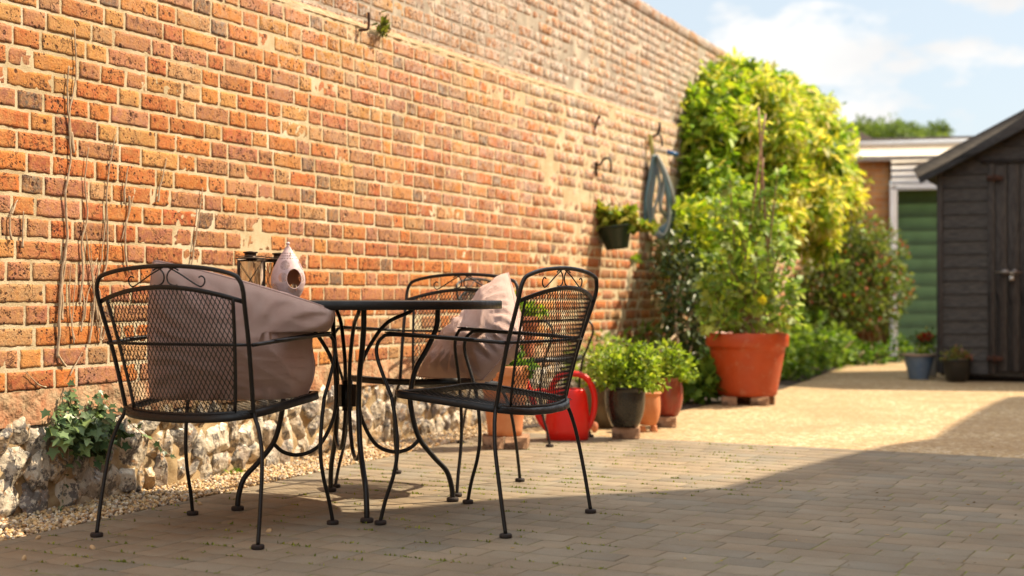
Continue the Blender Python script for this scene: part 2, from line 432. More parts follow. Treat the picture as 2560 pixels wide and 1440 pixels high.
for j in range(1, 74):
    yb = -j*row; x = -4+rng.uniform(0, .2)
    while x < 11.5:
        ln = rng.choice((.11, .14, .165, .19), p=(.2, .3, .3, .2))
        q = np.array([(x, yb), (x+ln, yb), (x+ln, yb+row), (x, yb+row)]); x += ln
        c = q.mean(0); w2 = e0+E1*c[0]+E2*c[1]
        if np.dot(w2-g0, gn) < -.2 or w2[1] < .2 or w2[0] > w2[1]*.55+2.0 or w2[0] < -3.2: continue
        g = .0022; q = q+np.sign(c-q)*g+rng.uniform(-.0015, .0015, (4, 2))
        poly = [e0+E1*a[0]+E2*a[1] for a in q]
        poly = clip(poly, g0+gn*.004, gn)
        if len(poly) < 3: continue
        poly = np.array(poly); cc = poly.mean(0)
        ar = np.linalg.norm(poly.max(0)-poly.min(0))
        if ar < .04: continue
        dz = rng.uniform(-.0005, .0005); tl = rng.normal(0, .002, 2)
        k = len(poly); V = []
        for ins_, z in ((0, -.012), (0, -.0008), (.0018, 0)):
            dd = cc-poly; L_ = np.linalg.norm(dd, axis=1, keepdims=True); p = poly+dd/L_*ins_
            zz = z+dz+((p-cc)*tl).sum(1)*.5; V.append(np.column_stack([p, zz]))
        fs = [tuple(range(2*k, 3*k))]
        for r_ in range(2):
            for i in range(k): fs.append((r_*k+i, r_*k+(i+1) % k, (r_+1)*k+(i+1) % k, (r_+1)*k+i))
        b_ = rng.uniform(.90, 1.10); cl = np.array(random.choice([(.265, .225, .165), (.245, .21, .155), (.275, .225, .16), (.225, .20, .155)]))*b_
        mb.add(np.vstack(V), fs, cl)
pv = tag(mb.build('paving', M['paver']), kind='structure')

# gravel margin along the foot of the wall
mb = MB(); mb.add([(*(g0-gd*9), -.012), (*(g0+gd*9), -.012), (*(wall(9, 0)[:2]), -.012), (*(wall(-9, 0)[:2]), -.012)], [(0, 1, 2, 3)])
tag(mb.build('gravel_bed', M['soil']), kind='structure')
def pebbles(n, s0, s1, sz0, sz1, sub):
    mb = MB(); BV, BF = icosa(sub)
    s = rng.uniform(s0, s1, n); lo = .0
    q = W0[:2]; wd = np.dot((g0-q), N[:2])                     # margin width at the near end
    a = rng.uniform(-.02, 1, n)
    T = np.array([wall(si, 0, 0)[:2] for si in s]); 
    gw = np.array([np.dot(g0+gd*np.dot(t-g0, gd)-t, N[:2]) for t in T]); gw = np.maximum(gw, .05)
    T = T+N[:2]*(a*gw)[:, None]
    S = rng.uniform(sz0, sz1, (n, 1))*rng.uniform(.65, 1.2, (n, 3)); S[:, 2] *= .7
    z = rng.uniform(-.008, .004, n)+.012*(1-a)
    pal = np.array([(.65, .45, .22), (.72, .55, .32), (.52, .30, .13), (.60, .50, .38), (.42, .28, .15), (.78, .66, .48), (.60, .38, .16), (.3, .22, .15)])
    c = pal[rng.integers(0, len(pal), n)]*rng.uniform(.8, 1.15, (n, 1))
    inst(mb, BV, BF, randrot(n), np.column_stack([T, z]), S, c); return mb
mb = pebbles(13000, -2.2, 3.2, .0055, .0105, 0)
m2 = pebbles(4500, 3.2, 7.5, .005, .011, 0)
mb.V += m2.V; mb.C += m2.C; mb.F += [f+mb.n for f in m2.F]; mb.n += m2.n
tag(mb.build('gravel', M['pebble'], smooth=True), 'loose tan and brown pea gravel along the foot of the flint wall', 'gravel', kind='stuff')
# stray pebbles on the paving are scattered singles
BV, BF = icosa(1)
lb_ = ['tan pebble on the paving at the far left by the gravel edge', 'flat brown pebble at the gravel edge between the left chair legs', 'brown pebble just off the gravel behind the near left chair foot', 'reddish pebble just in front of the near left chair foot', 'pale pebble low in the left corner of the paving', 'pebble at the gravel edge beside the inner back foot of the left chair', 'small pebble just behind the nearest chair foot']
pts = [(95, 1348), (430, 1262), (345, 1273), (232, 1372), (60, 1400), (500, 1262), (672, 1330)]
for i, (u, v) in enumerate(pts):
    mb = MB(); p = ground(u, v); inst(mb, BV, BF, randrot(1), np.array([p+(0, 0, .004)]), np.array([[.011, .008, .005]]), np.array([[.62, .42, .22]]))
    tag(mb.build('pebble', M['pebble'], smooth=True), lb_[i], 'pebble', 'pebbles strayed onto the paving')
# planting bed soil
bl = [wall(3.6, 0)[:2], kx-gd*.0+E1*.0, ground(1690, 1030)[:2], ground(1960, 972)[:2], ground(2140, 905)[:2], ground(2270, 893)[:2], (6.2, 19), wall(15, 0)[:2]]
polysheet('planting_bed', bl, .004, M['soil'])

# ------------------------------------------------------------------ garden wall
HT = 3.10; ZB = .43; CO = .0753; ZL = 2.11
def warp(s, z):
    up = np.clip((z-1.25)/.86, 0, 1)*np.where(z > ZL, np.clip((HT-z)/(HT-ZL), 0, 1), 1)
    return z+.0164*(s-2.9)*up
S0, S1 = -4.0, 14.9
gwall = thing('garden_wall', 'tall old orange brick garden wall standing on a flint plinth', 'wall', (0, 0, 0))
mb = MB(); lime_all = []
pal_hot = [(.56, .18, .04), (.60, .24, .05), (.52, .14, .032), (.58, .25, .07), (.44, .12, .045), (.46, .20, .11), (.52, .31, .15), (.50, .155, .04)]
pal_red = [(.50, .135, .035), (.56, .165, .038), (.44, .105, .034), (.35, .10, .045), (.58, .19, .042), (.44, .19, .12), (.38, .15, .09)]
pal_up = [(.34, .235, .17), (.37, .22, .14), (.30, .22, .17), (.42, .22, .12), (.35, .27, .21), (.26, .20, .16)]
def brick(s0, s1, z0, z1, o, big, soldier=False):
    cs, cz = (s0+s1)/2, (z0+z1)/2
    j = .0044
    a0, a1, b0, b1 = s0+j+rng.uniform(0, .003), s1-j-rng.uniform(0, .003), z0+j*.9+rng.uniform(0, .003), z1-j*.9-rng.uniform(0, .002)
    nx = max(3, int((a1-a0)/(.011 if big else .035))); nz = 7 if big else 3
    e = .0018
    gx = np.concatenate(([a0], np.linspace(a0+e, a1-e, nx), [a1])); gz = np.concatenate(([b0], np.linspace(b0+e, b1-e, nz), [b1]))
    X, Z = np.meshgrid(gx, gz); P = np.stack([X, Z, np.zeros_like(X)], -1)
    O = np.full_like(X, o+(rng.uniform(-.0006, .0012) if big else rng.uniform(-.0002, .0005)))
    n1 = vnoise(P+cs, 30, 3); n2 = vnoise(P+cs*3, 85, 5) if big else 0
    O = O+.0008*n1+.0006*n2
    X = X+.0024*vnoise(P, 80, 11); Z = Z+.0028*vnoise(P, 60, 12)
    edge = np.zeros_like(X, bool); edge[0] = edge[-1] = True; edge[:, 0] = edge[:, -1] = True
    O = np.where(edge, o-(.0055 if big else .0034), O)
    er = np.zeros_like(X, bool); er[1, 1:-1] = er[-2, 1:-1] = True; er[1:-1, 1] = er[1:-1, -2] = True
    O = np.where(er, O-.0001-.0022*np.clip(vnoise(P, 48, 2)-.1, 0, 1), O)
    Zw = warp(X, Z)
    V = W0+X[..., None]*D+O[..., None]*N+Zw[..., None]*UP
    h, k = X.shape; i = np.arange(h-1)[:, None]*k+np.arange(k-1)[None]
    f = np.stack([i, i+1, i+k+1, i+k], -1).reshape(-1, 4)
    # colour of this brick by where it sits
    r = rng.random()
    if cz > ZL: c = random.choice(pal_up+[(.46, .17, .06)]*1)
    else:
        t = vnoise(np.array([[cs*.35, cz*.9, 2.]]), 1, 21)[0]+.9*(cz-1.0)
        if cz < .72: t = .1 if r < .5 else -1
        c = random.choice(pal_hot if t+rng.normal(0, .25) > 0 else pal_red)
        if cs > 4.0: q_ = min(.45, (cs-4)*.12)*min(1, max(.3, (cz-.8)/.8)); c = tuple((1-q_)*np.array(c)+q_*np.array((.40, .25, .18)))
    if (s1-s0) < .14 and cz < 2.9 and r < .10: c = (.15, .115, .09)
    elif r < .14: c = (.36, .17, .09)
    elif r > .84 and cz > 1.2 and cs < 3: c = (.56, .29, .09)
    c = np.array(c)*rng.uniform(.82, 1.12)*(.86 if cz > ZL else 1)
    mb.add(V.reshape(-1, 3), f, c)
    lm = .09+.66*np.clip((cz-1.7)/.9, 0, 1)+.55*np.clip((cs-1.2)/3.5, 0, 1)*np.clip((cz-1.0)/.6, 0, 1)
    if cz > ZL: lm = max(lm, .75)
    lm *= .55+.75*max(0, vnoise(np.array([[cs*.6, cz*1.2, 7.]]), 1, 5)[0]+.6)
    if cz < 1.0: lm *= .45
    lime_all.append(np.full(X.size, min(lm, .95)))
rowi = 0; z = ZB
while z+CO < HT-.11+.04:
    o = 0.0 if z+CO/2 < ZL else -.05
    x = S0-rng.uniform(0, .02)+(0 if rowi % 2 else .176)
    if rowi > 0 or True:
        k = 0
        while x < S1:
            ln = (.232 if k % 2 == 0 else .121)+rng.normal(0, .004)
            if rng.random() < .05: ln = rng.uniform(.10, .2)
            big = x < 4.6 and x > -1.6
            if rowi == 0: pass
            brick(x, x+ln, z, z+CO, o+rng.normal(0, .0006), big); x += ln; k += 1
    rowi += 1; z += CO
ztop = z
x = S0
while x < S1:                                                   # brick-on-edge top course
    ln = .078+rng.normal(0, .002); brick(x, x+ln, ztop, HT+rng.uniform(-.006, .004), -.045, False); x += ln
bo = mb.build('brick_face', M['brick'], gwall, smooth=False)
la = bo.data.attributes.new('lime', 'FLOAT', 'POINT'); la.data.foreach_set('value', np.concatenate(lime_all).astype(np.float32))
# mortar face (gently uneven), with the weathered ledge where the upper wall steps back
mb = MB()
def sheet(mb, s0, s1, z0, z1, ofn, ds, dz, wz=True, col=None):
    X, Z = np.meshgrid(np.linspace(s0, s1, max(2, int((s1-s0)/ds))), np.linspace(z0, z1, max(2, int(round((z1-z0)/dz))+1)))
    O = ofn(X, Z); Zw = warp(X, Z) if wz else Z
    V = W0+X[..., None]*D+O[..., None]*N+Zw[..., None]*UP; h, k = X.shape
    i = np.arange(h-1)[:, None]*k+np.arange(k-1)[None]
    mb.add(V.reshape(-1, 3), np.stack([i, i+1, i+k+1, i+k], -1).reshape(-1, 4), col)
def mo(X, Z): P = np.stack([X, Z, X*0], -1); return -.0017+.0007*vnoise(P, 26, 4)+.0008*vnoise(P, 60, 8)
sheet(mb, S0, 4.8, ZB-.01, ZL, mo, .010, .012)
sheet(mb, 4.8, S1, ZB-.01, ZL, lambda X, Z: .4*mo(X, Z), .05, .03)
box(mb, wall((S0+S1)/2, HT/2-.06, -.26), (S1-S0, .38, HT-.07), ax=(D, N, UP))
mb.build('mortar', M['mortar'], gwall, smooth=False)
mb = MB(); sheet(mb, S0, S1, ZL, HT-.015, lambda X, Z: .45*mo(X, Z)-.05, .03, .03); mb.build('mortar', mortar_mat((.48, .42, .34), (.35, .30, .24), 'weathered_mortar'), gwall)
mb = MB()
def lo_(X, Z):
    t = np.clip((Z-(ZL-.012))/.044, 0, 1); P = np.stack([X, Z, X*0], -1)
    return .001-.053*t+.005*fbm(P, 16, 3)+.004*vnoise(P, 55, 2)
sheet(mb, S0, S1, ZL-.012, ZL+.032, lo_, .015, .006)
M['ledge'] = simple('worn_ledge', (.50, .36, .22), (.38, .17, .08), 22, .95, bump=.004, bs=90)
mb.build('ledge', M['ledge'], gwall, smooth=True)
# rough rendered band between the bricks and the flints
M['band'] = simple('rough_band', (.48, .35, .21), (.42, .18, .085), 13, .95, bump=.009, bs=60)
mb = MB()
sheet(mb, S0, S1, .315, ZB+.004, lambda X, Z: .012+.010*fbm(np.stack([X, Z, X*0], -1), 12, 6)+.004*vnoise(np.stack([X, Z, X*0], -1), 60, 2), .014, .012, False)
mb.build('render_band', M['band'], gwall, smooth=True)
mb = MB()
sheet(mb, S0, S1, -.03, .335, lambda X, Z: .004+.014*fbm(np.stack([X, Z, X*0], -1), 10, 16)+.006*vnoise(np.stack([X, Z, X*0], -1), 50, 2), .014, .014, False)
M['core'] = mortar_mat((.50, .38, .22), (.40, .27, .14), 'flint_mortar')
mb.build('plinth_mortar', M['core'], gwall, smooth=True)
mb = MB(); BV, BF = icosa(3)
x = -2.6; pal = np.array([(.40, .34, .27), (.52, .44, .33), (.24, .21, .19), (.60, .52, .40), (.46, .32, .18), (.34, .28, .23), (.50, .40, .28)])
for rrow, (zc, hh) in enumerate(((.055, .125), (.165, .125), (.27, .115))):
    x = -2.6+rrow*.04
    while x < 8.5:
        wd = rng.choice((.05, .085, .11, .14))*rng.uniform(.85, 1.15)
        hgt = hh*rng.uniform(.7, 1.2)
        V = BV.copy()
        sd_ = int(rng.integers(1, 9999))
        V = V*(1+.34*fbm(V, 1.25, sd_, 3)[:, None])
        for _ in range(5):                                       # knapped facets: cut the nodule by planes
            nn = norm(np.array((rng.normal(0, .75), rng.normal(0, .75), 1))); dcut = rng.uniform(.35, .75)
            q = V@nn-dcut; V = V-np.clip(q, 0, None)[:, None]*nn*.93
        V = V*(wd/2*1.12, hgt/2*1.16, .034); V = V+.0022*vnoise(V, 60, sd_)[:, None]
        a = rng.normal(0, .35); ca, sa = math.cos(a), math.sin(a)
        V = np.column_stack([V[:, 0]*ca-V[:, 1]*sa, V[:, 0]*sa+V[:, 1]*ca, V[:, 2]])
        cx = x+wd/2; cz = zc+rng.normal(0, .012); oo = .012+rng.uniform(-.004, .008)
        P = W0+(cx+V[:, :1])*D+(oo-.007+V[:, 2:])*N+(cz+V[:, 1:2])*UP
        mb.add(P, BF, pal[rng.integers(0, len(pal))]*rng.uniform(.8, 1.15)); x += wd+rng.uniform(.0, .016)
mb.build('flints', M['flint'], gwall, smooth=True)

# ------------------------------------------------------------------ wall ironwork
BM = M['black_metal']
def wtube(name, mat, uvs, r, label, cat, parent=None, group=None, n=6):
    mb = MB(); P = spline([onwall(u, v, 0)+0*N if False else onwall(u, v, o) for u, v, o in uvs], n); tube(mb, P, r, 8)
    o = mb.build(name, mat, parent, smooth=True)
    if parent is None: tag(o, label, cat, group)
    return o
s_, z_ = wall_uv(897, 74)
mb = MB(); tube(mb, spline([wall(s_, z_, -.03), wall(s_+.012, z_-.001, .036), wall(s_+.018, z_+.012, .044), wall(s_+.02, z_+.04, .046), wall(s_+.02, z_+.085, .044)], 5), .0065, 8)
tag(mb.build('wall_hook', M['rust'], smooth=True), 'rusty bent iron hook high on the bare brick wall beside a weed tuft', 'hook')
s_, z_ = wall_uv(1487, 300)
mb = MB(); tube(mb, spline([wall(s_, z_-.07, .0), wall(s_, z_, .02), wall(s_, z_+.03, .035), wall(s_+.01, z_+.01, .03)], 4), .008, 6)
tag(mb.build('wall_hook', M['rust'], smooth=True), 'small corroded iron stub in the wall above the hanging basket hook', 'hook')
# dead climber stems clinging to the brick
def stems(polys, label, r=.0042):
    t = thing('dead_vine', label, 'dead vine', onwall(*polys[0][-1], 0), group='dried vine stems on the brick wall')
    for pl in polys:
        P = np.array([wall_uv(u, v) for (u, v) in pl]); Q = spline(np.column_stack([P, np.zeros(len(P))]), 10)
        Q[:, 0] += .0035*fbm(Q, 22, int(pl[0][0]), 2); rr = np.linspace(r*.45, r*1.1, len(Q)); rr = rr*(1+.18*vnoise(Q, 60, 4))
        W_ = np.array([wall(a, b, .008+.002*vnoise(np.array([[a, b, 0]]), 30, 3)[0]) for a, b, _ in Q])
        mb = MB(); tube(mb, W_-local(t), rr, 6); mb.build('stem', M['stem'], t, smooth=True)
def local(o): return np.array(o.location)
stems([[(182, 72), (186, 180), (170, 290), (172, 400), (160, 480), (163, 590), (152, 680), (145, 770), (140, 895)], [(167, 165), (165, 260), (180, 380), (175, 330)],
       [(160, 640), (152, 720), (150, 800)], [(140, 880), (152, 905), (160, 915)]], 'long dried vine stem climbing to the top left of the brick wall', r=.0052)
stems([[(218, 370), (208, 450), (214, 540), (200, 600), (204, 680), (195, 760)], [(205, 560), (218, 640), (232, 740), (240, 800)], [(238, 645), (225, 700), (248, 810)]],
      'wavy dried vine stem on the wall left of the chair, second from the left')
stems([[(288, 330), (270, 410), (262, 500), (266, 580), (262, 660), (250, 700)], [(262, 520), (250, 640), (236, 720), (226, 800), (218, 860)]], 'dried vine stem rising above the left chair back')
stems([[(330, 490), (312, 560), (310, 640), (318, 680)], [(315, 420), (310, 450), (306, 510)], [(300, 600), (318, 530), (320, 490)]], 'short twisted dried stem on the wall above the left chair top rail')
stems([[(205, 640), (200, 700), (205, 770), (198, 830)], [(222, 600), (228, 690), (246, 740), (243, 820)], [(232, 690), (214, 740), (207, 800)], [(262, 740), (252, 790), (246, 850)], [(185, 700), (176, 800), (182, 850)]], 'tangle of fine dried stems on the wall just left of the near chair', r=.003)
stems([[(503, 470), (492, 550), (478, 640), (466, 690)]], 'thin slanting dried stem on the brick wall right of the others')
stems([[(413, 395), (400, 450), (390, 505)]], 'short pale dried stem on the brick by a dark header')
stems([[(22, 530), (20, 570), (26, 600)], [(55, 528), (52, 620)], [(40, 500), (24, 535)]], 'short broken vine stubs at the far left of the wall')
stems([[(172, 660), (170, 760), (180, 860)], [(236, 800), (250, 850), (262, 812)], [(200, 880), (170, 940)], [(60, 930), (90, 960), (110, 968)]], 'fine root hairs of old vine low on the left wall', r=.0026)

# ------------------------------------------------------------------ foliage
LEAF = {
 'oval': (np.array([(0, 0, 0), (-.24, .25, .07), (-.20, .68, .06), (0, 1, -.05), (.20, .68, .06), (.24, .25, .07)]), [(0, 3, 2, 1), (0, 5, 4, 3)]),
 'narrow': (np.array([(0, 0, 0), (-.15, .3, .04), (-.12, .7, .03), (0, 1, -.06), (.12, .7, .03), (.15, .3, .04)]), [(0, 3, 2, 1), (0, 5, 4, 3)]),
 'ivy': (np.array([(0, .1, 0), (-.32, -.02, .05), (-.30, .25, .03), (-.55, .42, .02), (-.24, .55, .05), (0, 1, -.04), (.24, .55, .05), (.55, .42, .02), (.30, .25, .03), (.32, -.02, .05)]), [(0, 2, 1), (0, 4, 3, 2), (0, 5, 4), (0, 6, 5), (0, 8, 7, 6), (0, 9, 8)]),
 'lobed': (np.array([(0, 0, 0), (-.30, .10, .05), (-.22, .32, .0), (-.48, .48, .06), (-.20, .60, 0), (-.22, .85, .04), (0, 1.05, -.05), (.22, .85, .04), (.20, .60, 0), (.48, .48, .06), (.22, .32, 0), (.30, .10, .05)]), [(0, 2, 1), (0, 4, 3, 2), (0, 6, 5, 4), (0, 8, 7, 6), (0, 10, 9, 8), (0, 11, 10)]),
}
LEAF['blade'] = (np.array([(-.05, 0, 0), (.05, 0, 0), (.035, .6, .0), (0, 1, .0), (-.035, .6, 0)]), [(0, 1, 2, 3, 4)])
def leaves(mb, P, out, size, pal, kind='oval', droop=.25, jit=.8, cvar=.18, shade=None):
    n = len(P)
    if n == 0: return
    Y = norm(out+rng.normal(size=(n, 3))*jit+np.array((0, 0, -droop)))     # leaf points this way
    Zv = rng.normal(size=(n, 3))*.5+np.array((0.35, -.25, .8))
    X = norm(np.cross(Y, Zv)); Z = np.cross(X, Y)
    Rm = np.stack([X, Y, Z], 1); S = rng.uniform(size[0], size[1], (n, 1))*np.ones((1, 3))
    pal = np.array(pal); i = rng.integers(0, len(pal), n); c = pal[i]*(1+rng.normal(0, cvar, (n, 1))).clip(.5, 1.6)
    BV, BF = LEAF[kind]; inst(mb, BV, BF, Rm, np.asarray(P), S, c)
def blob(mb, c, r, n, size, pal, kind='oval', shell=.55, squash=(1, 1, 1), **k):
    d = norm(rng.normal(size=(n, 3))); lump = 1+.28*vnoise(d+np.array(c), 2.3, 5)+.14*vnoise(d+np.array(c), 5, 8)
    rad = r*lump*(shell+(1.04-shell)*rng.random(n)**.6)
    P = np.array(c)+d*rad[:, None]*np.array(squash); P[:, 2] = np.maximum(P[:, 2], .015)
    leaves(mb, P, d, size, pal, kind, **k)
GREEN = [(.07, .15, .02), (.10, .21, .025), (.14, .27, .03), (.05, .11, .018), (.20, .32, .04)]
LIME = [(.28, .42, .03), (.36, .50, .04), (.20, .34, .03), (.46, .56, .07), (.14, .24, .03)]
GOLD = [(.84, .74, .13), (.74, .68, .08), (.88, .80, .26), (.88, .74, .30), (.54, .64, .06), (.46, .60, .05), (.86, .84, .40)]
MIXD = [(.40, .54, .04), (.56, .62, .06), (.24, .40, .03), (.68, .70, .09), (.15, .27, .02)]
# --- golden climber over the far wall
cl = thing('wall_climber', 'huge golden and green leafy climber spilling over the far end of the wall', 'climber', wall(10, 0, .1))
def local(o): return np.array(o.location)
mbt = MB(); root = wall(9.2, 0, .12)
for q in ((1835, 260, 13.4), (1790, 330, 12.6), (1930, 300, 14.2), (2040, 380, 15.4), (1990, 520, 14.2), (1860, 500, 13)):
    p = at(*q); m_ = (root+p)/2+rng.normal(0, .15, 3); tube(mbt, spline([root, m_, p], 10)-local(cl), np.linspace(.03, .008, 21), 7)
mbt.build('trunk', M['stem'], cl, smooth=True)
mb = MB()
B_ = [(1838, 190, 13.4, .18, 'm'), (1800, 235, 12.9, .24, 'g'), (1765, 270, 12.4, .20, 'g'), (1860, 250, 13.4, .32, 'm'), (1930, 275, 14.2, .33, 'y'), (1985, 295, 15.0, .31, 'm'), (2030, 310, 15.6, .28, 'y'), (2060, 350, 15.6, .26, 'm'),
      (2065, 420, 15.0, .32, 'y'), (2060, 500, 14.6, .32, 'y'), (2005, 530, 13.9, .38, 'y'), (2040, 585, 14.0, .24, 'y'), (1960, 470, 13.6, .36, 'm'), (1985, 390, 14.2, .42, 'y'), (1900, 340, 13.4, .36, 'm'), (1810, 330, 12.6, .30, 'g'),
      (1765, 360, 12.2, .22, 'g'), (1840, 430, 12.9, .22, 'g'), (1955, 225, 15.2, .14, 'y'), (2030, 250, 16.2, .13, 'g'), (1770, 455, 12.0, .22, 'g'), (1890, 430, 13.4, .26, 'g'), (1945, 560, 13.2, .20, 'y'),
      (1745, 300, 12.2, .14, 'g'), (1850, 210, 13.8, .18, 'm'), (2030, 450, 14.4, .34, 'm'), (1900, 230, 14.2, .2, 'm'), (1760, 520, 11.8, .2, 'g'), (1820, 520, 12.2, .24, 'g')]
PM = {'g': LIME*3+GREEN[3:]+MIXD, 'm': MIXD*2+GOLD*2+LIME, 'y': GOLD*4+MIXD}
for (u, v, Y, r, k) in B_:
    c = at(u, v, Y)-local(cl)
    blob(mb, c, r*.82, int(2600*r*r+60), (.05, .10), PM[k], 'oval', shell=.3, droop=.45)
    for q in range(11):
        d_ = norm(rng.normal(size=3)+np.array((.25, -.45, .1))); rr = r*rng.uniform(.26, .42); cc = c+d_*r*(rng.uniform(.72, 1.0) if q < 9 else rng.uniform(1.05, 1.4)); rr = rr if q < 9 else rr*.6; kk = random.choice(k*4+'gmy')
        blob(mb, cc, rr, int(5600*rr*rr+34), (.06, .13), PM[kk], 'narrow' if kk != 'g' else 'oval', shell=.1, droop=.8, jit=.6, squash=(1, 1, 1.25))
mb.build('foliage', M['leaf'], cl)
for (u, v, Y) in ((2125, 380, 15.2), (2140, 440, 15.2), (2128, 560, 14.6), (2100, 300, 15.8), (1985, 232, 15.6), (1725, 330, 12), (1860, 150, 13.8), (2075, 640, 14.2), (1893, 160, 14.3), (1905, 155, 14.5), (1930, 175, 15), (2145, 505, 15), (1738, 250, 12.2), (1745, 400, 12), (1735, 480, 11.8), (2075, 250, 16.5)):
    p = at(u, v, Y)-local(cl); mb = MB()
    q = spline([p-(.35, -.2, .25), p-(.1, 0, .02), p+(.12, -.1, -.06)], 8); tube(mb, q, .004, 5, col=(.4, .4, .08)); leaves(mb, q, np.tile((.2, -.2, .1), (len(q), 1)), (.05, .09), MIXD, 'oval', jit=1.0); mb.build('loose_shoot', M['leaf'], cl)
# --- lower lime shrub between hose and big pot, with a bare twisted stem
sh = thing('lime_shrub', 'lime green leafy shrub at the wall right of the coiled hose', 'shrub', wall(6.9, 0, .2))
mb = MB()
for (u, v, Y, r, k) in ((1725, 560, 11.3, .16, 'm'), (1765, 590, 11.2, .26, 'm'), (1800, 560, 11.5, .24, 'g'), (1745, 650, 11.1, .22, 'm'), (1800, 680, 11.3, .28, 'm'), (1780, 740, 11.2, .18, 'g'), (1850, 600, 11.8, .26, 'g')):
    blob(mb, at(u, v, Y)-local(sh), r, int(5200*r*r+120), (.045, .10), {'g': LIME, 'm': MIXD}[k], 'oval', droop=.3)
mb.build('foliage', M['leaf'], sh)
for pl in (((1715, 860, 10.6), (1722, 800, 10.6), (1748, 745, 10.8), (1790, 690, 11.1)), ((1760, 900, 10.9), (1775, 800, 11), (1800, 700, 11.2)), ((1700, 890, 10.5), (1690, 800, 10.6), (1730, 640, 11))):
    mb = MB(); tube(mb, spline([at(*q)-local(sh) for q in pl], 7), .014, 7); mb.build('stem', M['stem'], sh, smooth=True)
# --- dark climbing rose against the wall
rs = thing('climbing_rose', 'dark sparse climbing rose with shiny leaves on the wall above the pots', 'climber', wall(5.9, 0, .1))
mb = MB(); DK = [(.05, .08, .03), (.08, .12, .035), (.16, .20, .10), (.03, .06, .02)]
for (u, v, Y, r, n) in ((1690, 640, 10.8, .20, 260), (1700, 700, 10.7, .24, 360), (1740, 760, 10.7, .24, 380), (1720, 820, 10.5, .22, 330), (1680, 780, 10.5, .12, 90), (1760, 700, 11, .2, 200), (1750, 860, 10.7, .2, 300), (1790, 800, 11, .22, 300)):
    blob(mb, at(u, v, Y)-local(rs), r, n, (.035, .07), DK, 'oval', shell=.2)
mb.build('foliage', M['leaf_glossy'], rs)
for pl in (((1700, 900, 10.3), (1690, 780, 10.5), (1705, 650, 10.8)), ((1720, 900, 10.4), (1740, 780, 10.7), (1700, 600, 10.9)), ((1650, 880, 10), (1700, 830, 10.4), (1760, 820, 10.8))):
    mb = MB(); tube(mb, spline([at(*q)-local(rs) for q in pl], 8), .008, 6); mb.build('stem', M['stem'], rs, smooth=True)
# --- ground foliage in the bed
gc = MB()
def bedmound(name, label, blobs, pal, kind, size, dens=4800, mat='leaf', cat='plant', group=None):
    c0 = ground(blobs[0][0], blobs[0][1]); t = thing(name, label, cat, (c0[0], c0[1], 0), group=group); mb = MB()
    for (u, v, r, hgt) in blobs:
        c = ground(u, v); c = np.array((c[0], c[1], hgt))-local(t)
        blob(mb, c, r, int(dens*r*r+60), size, pal, kind, squash=(1, 1, .85), droop=.1)
    mb.build('foliage', M[mat], t)
    for (u, v, r, hgt) in blobs:
        c = ground(u, v)-local(t); mb = MB()
        tube(mb, spline([(c[0], c[1], 0), (c[0]+rng.normal(0, r*.3), c[1]+rng.normal(0, r*.3), hgt*.7), (c[0]+rng.normal(0, r*.5), c[1]+rng.normal(0, r*.5), hgt+r*.4)], 4), .007, 5)
        mb.build('stem', M['stem'], t, smooth=True)
    return t
bedmound('leafy_perennial', 'broad lobed green perennial between the red glazed pot and the big terracotta pot', [(1735, 1010, .15, .16), (1770, 1005, .17, .20), (1745, 975, .18, .26), (1790, 985, .17, .18), (1715, 960, .16, .32), (1760, 940, .18, .36), (1700, 985, .13, .2)], [(.17, .30, .04), (.11, .22, .03), (.24, .38, .06), (.06, .13, .02)], 'lobed', (.05, .10))
bedmound('leafy_perennial', 'pale leafy plants behind the small pots at the wall foot', [(1500, 1010, .18, .34), (1560, 990, .2, .36), (1620, 985, .2, .36), (1675, 975, .18, .36), (1545, 1015, .17, .2), (1480, 1040, .15, .30)], [(.30, .42, .08), (.22, .36, .05), (.42, .48, .16), (.14, .24, .03)], 'oval', (.035, .07))
bedmound('ground_cover', 'low light green ground cover edging the bed right of the big pot', [(1975, 950, .2, .14), (2010, 938, .22, .2), (1990, 925, .25, .26), (2050, 925, .25, .2), (2085, 918, .24, .2), (2040, 912, .28, .26), (2110, 910, .2, .16), (1965, 912, .28, .42), (2010, 908, .3, .4)], [(.20, .32, .05), (.13, .24, .03), (.28, .40, .07), (.09, .17, .03)], 'lobed', (.045, .09), 3600)
fu = bedmound('flowering_bush', 'rounded dark green bush dotted with red flowers before the garage', [(2080, 908, .42, .62), (2130, 905, .5, .80), (2190, 902, .42, .85), (2110, 903, .42, 1.12), (2175, 902, .42, 1.22), (2215, 900, .24, 1.0), (2060, 908, .3, .95), (2150, 904, .3, 1.45), (2200, 903, .2, .5)], [(.14, .20, .04), (.20, .26, .06), (.09, .14, .03), (.26, .30, .12), (.12, .18, .04), (.16, .22, .06)], 'oval', (.04, .085), 5200, cat='bush')
mb = MB()
for _ in range(330):
    b = random.choice([(2080, 908, .42, .62), (2130, 905, .5, .80), (2190, 902, .42, .85), (2110, 903, .42, 1.12), (2175, 902, .42, 1.22)])
    c = ground(b[0], b[1]); d = norm(rng.normal(size=3)); p = np.array((c[0], c[1], b[3]))+d*b[2]*1.03*np.array((1, 1, .85))-local(fu)
    leaves(mb, np.tile(p, (4, 1)), np.tile(d, (4, 1)), (.025, .04), [(.45, .04, .03), (.55, .12, .06), (.5, .3, .25)], 'oval')
mb.build('flowers', M['petal'], fu)
bedmound('weed', 'dark leafy weed at the foot of the flowering bush', [(2150, 913, .12, .1), (2190, 910, .14, .12), (2240, 905, .16, .14)], GREEN, 'oval', (.05, .09))

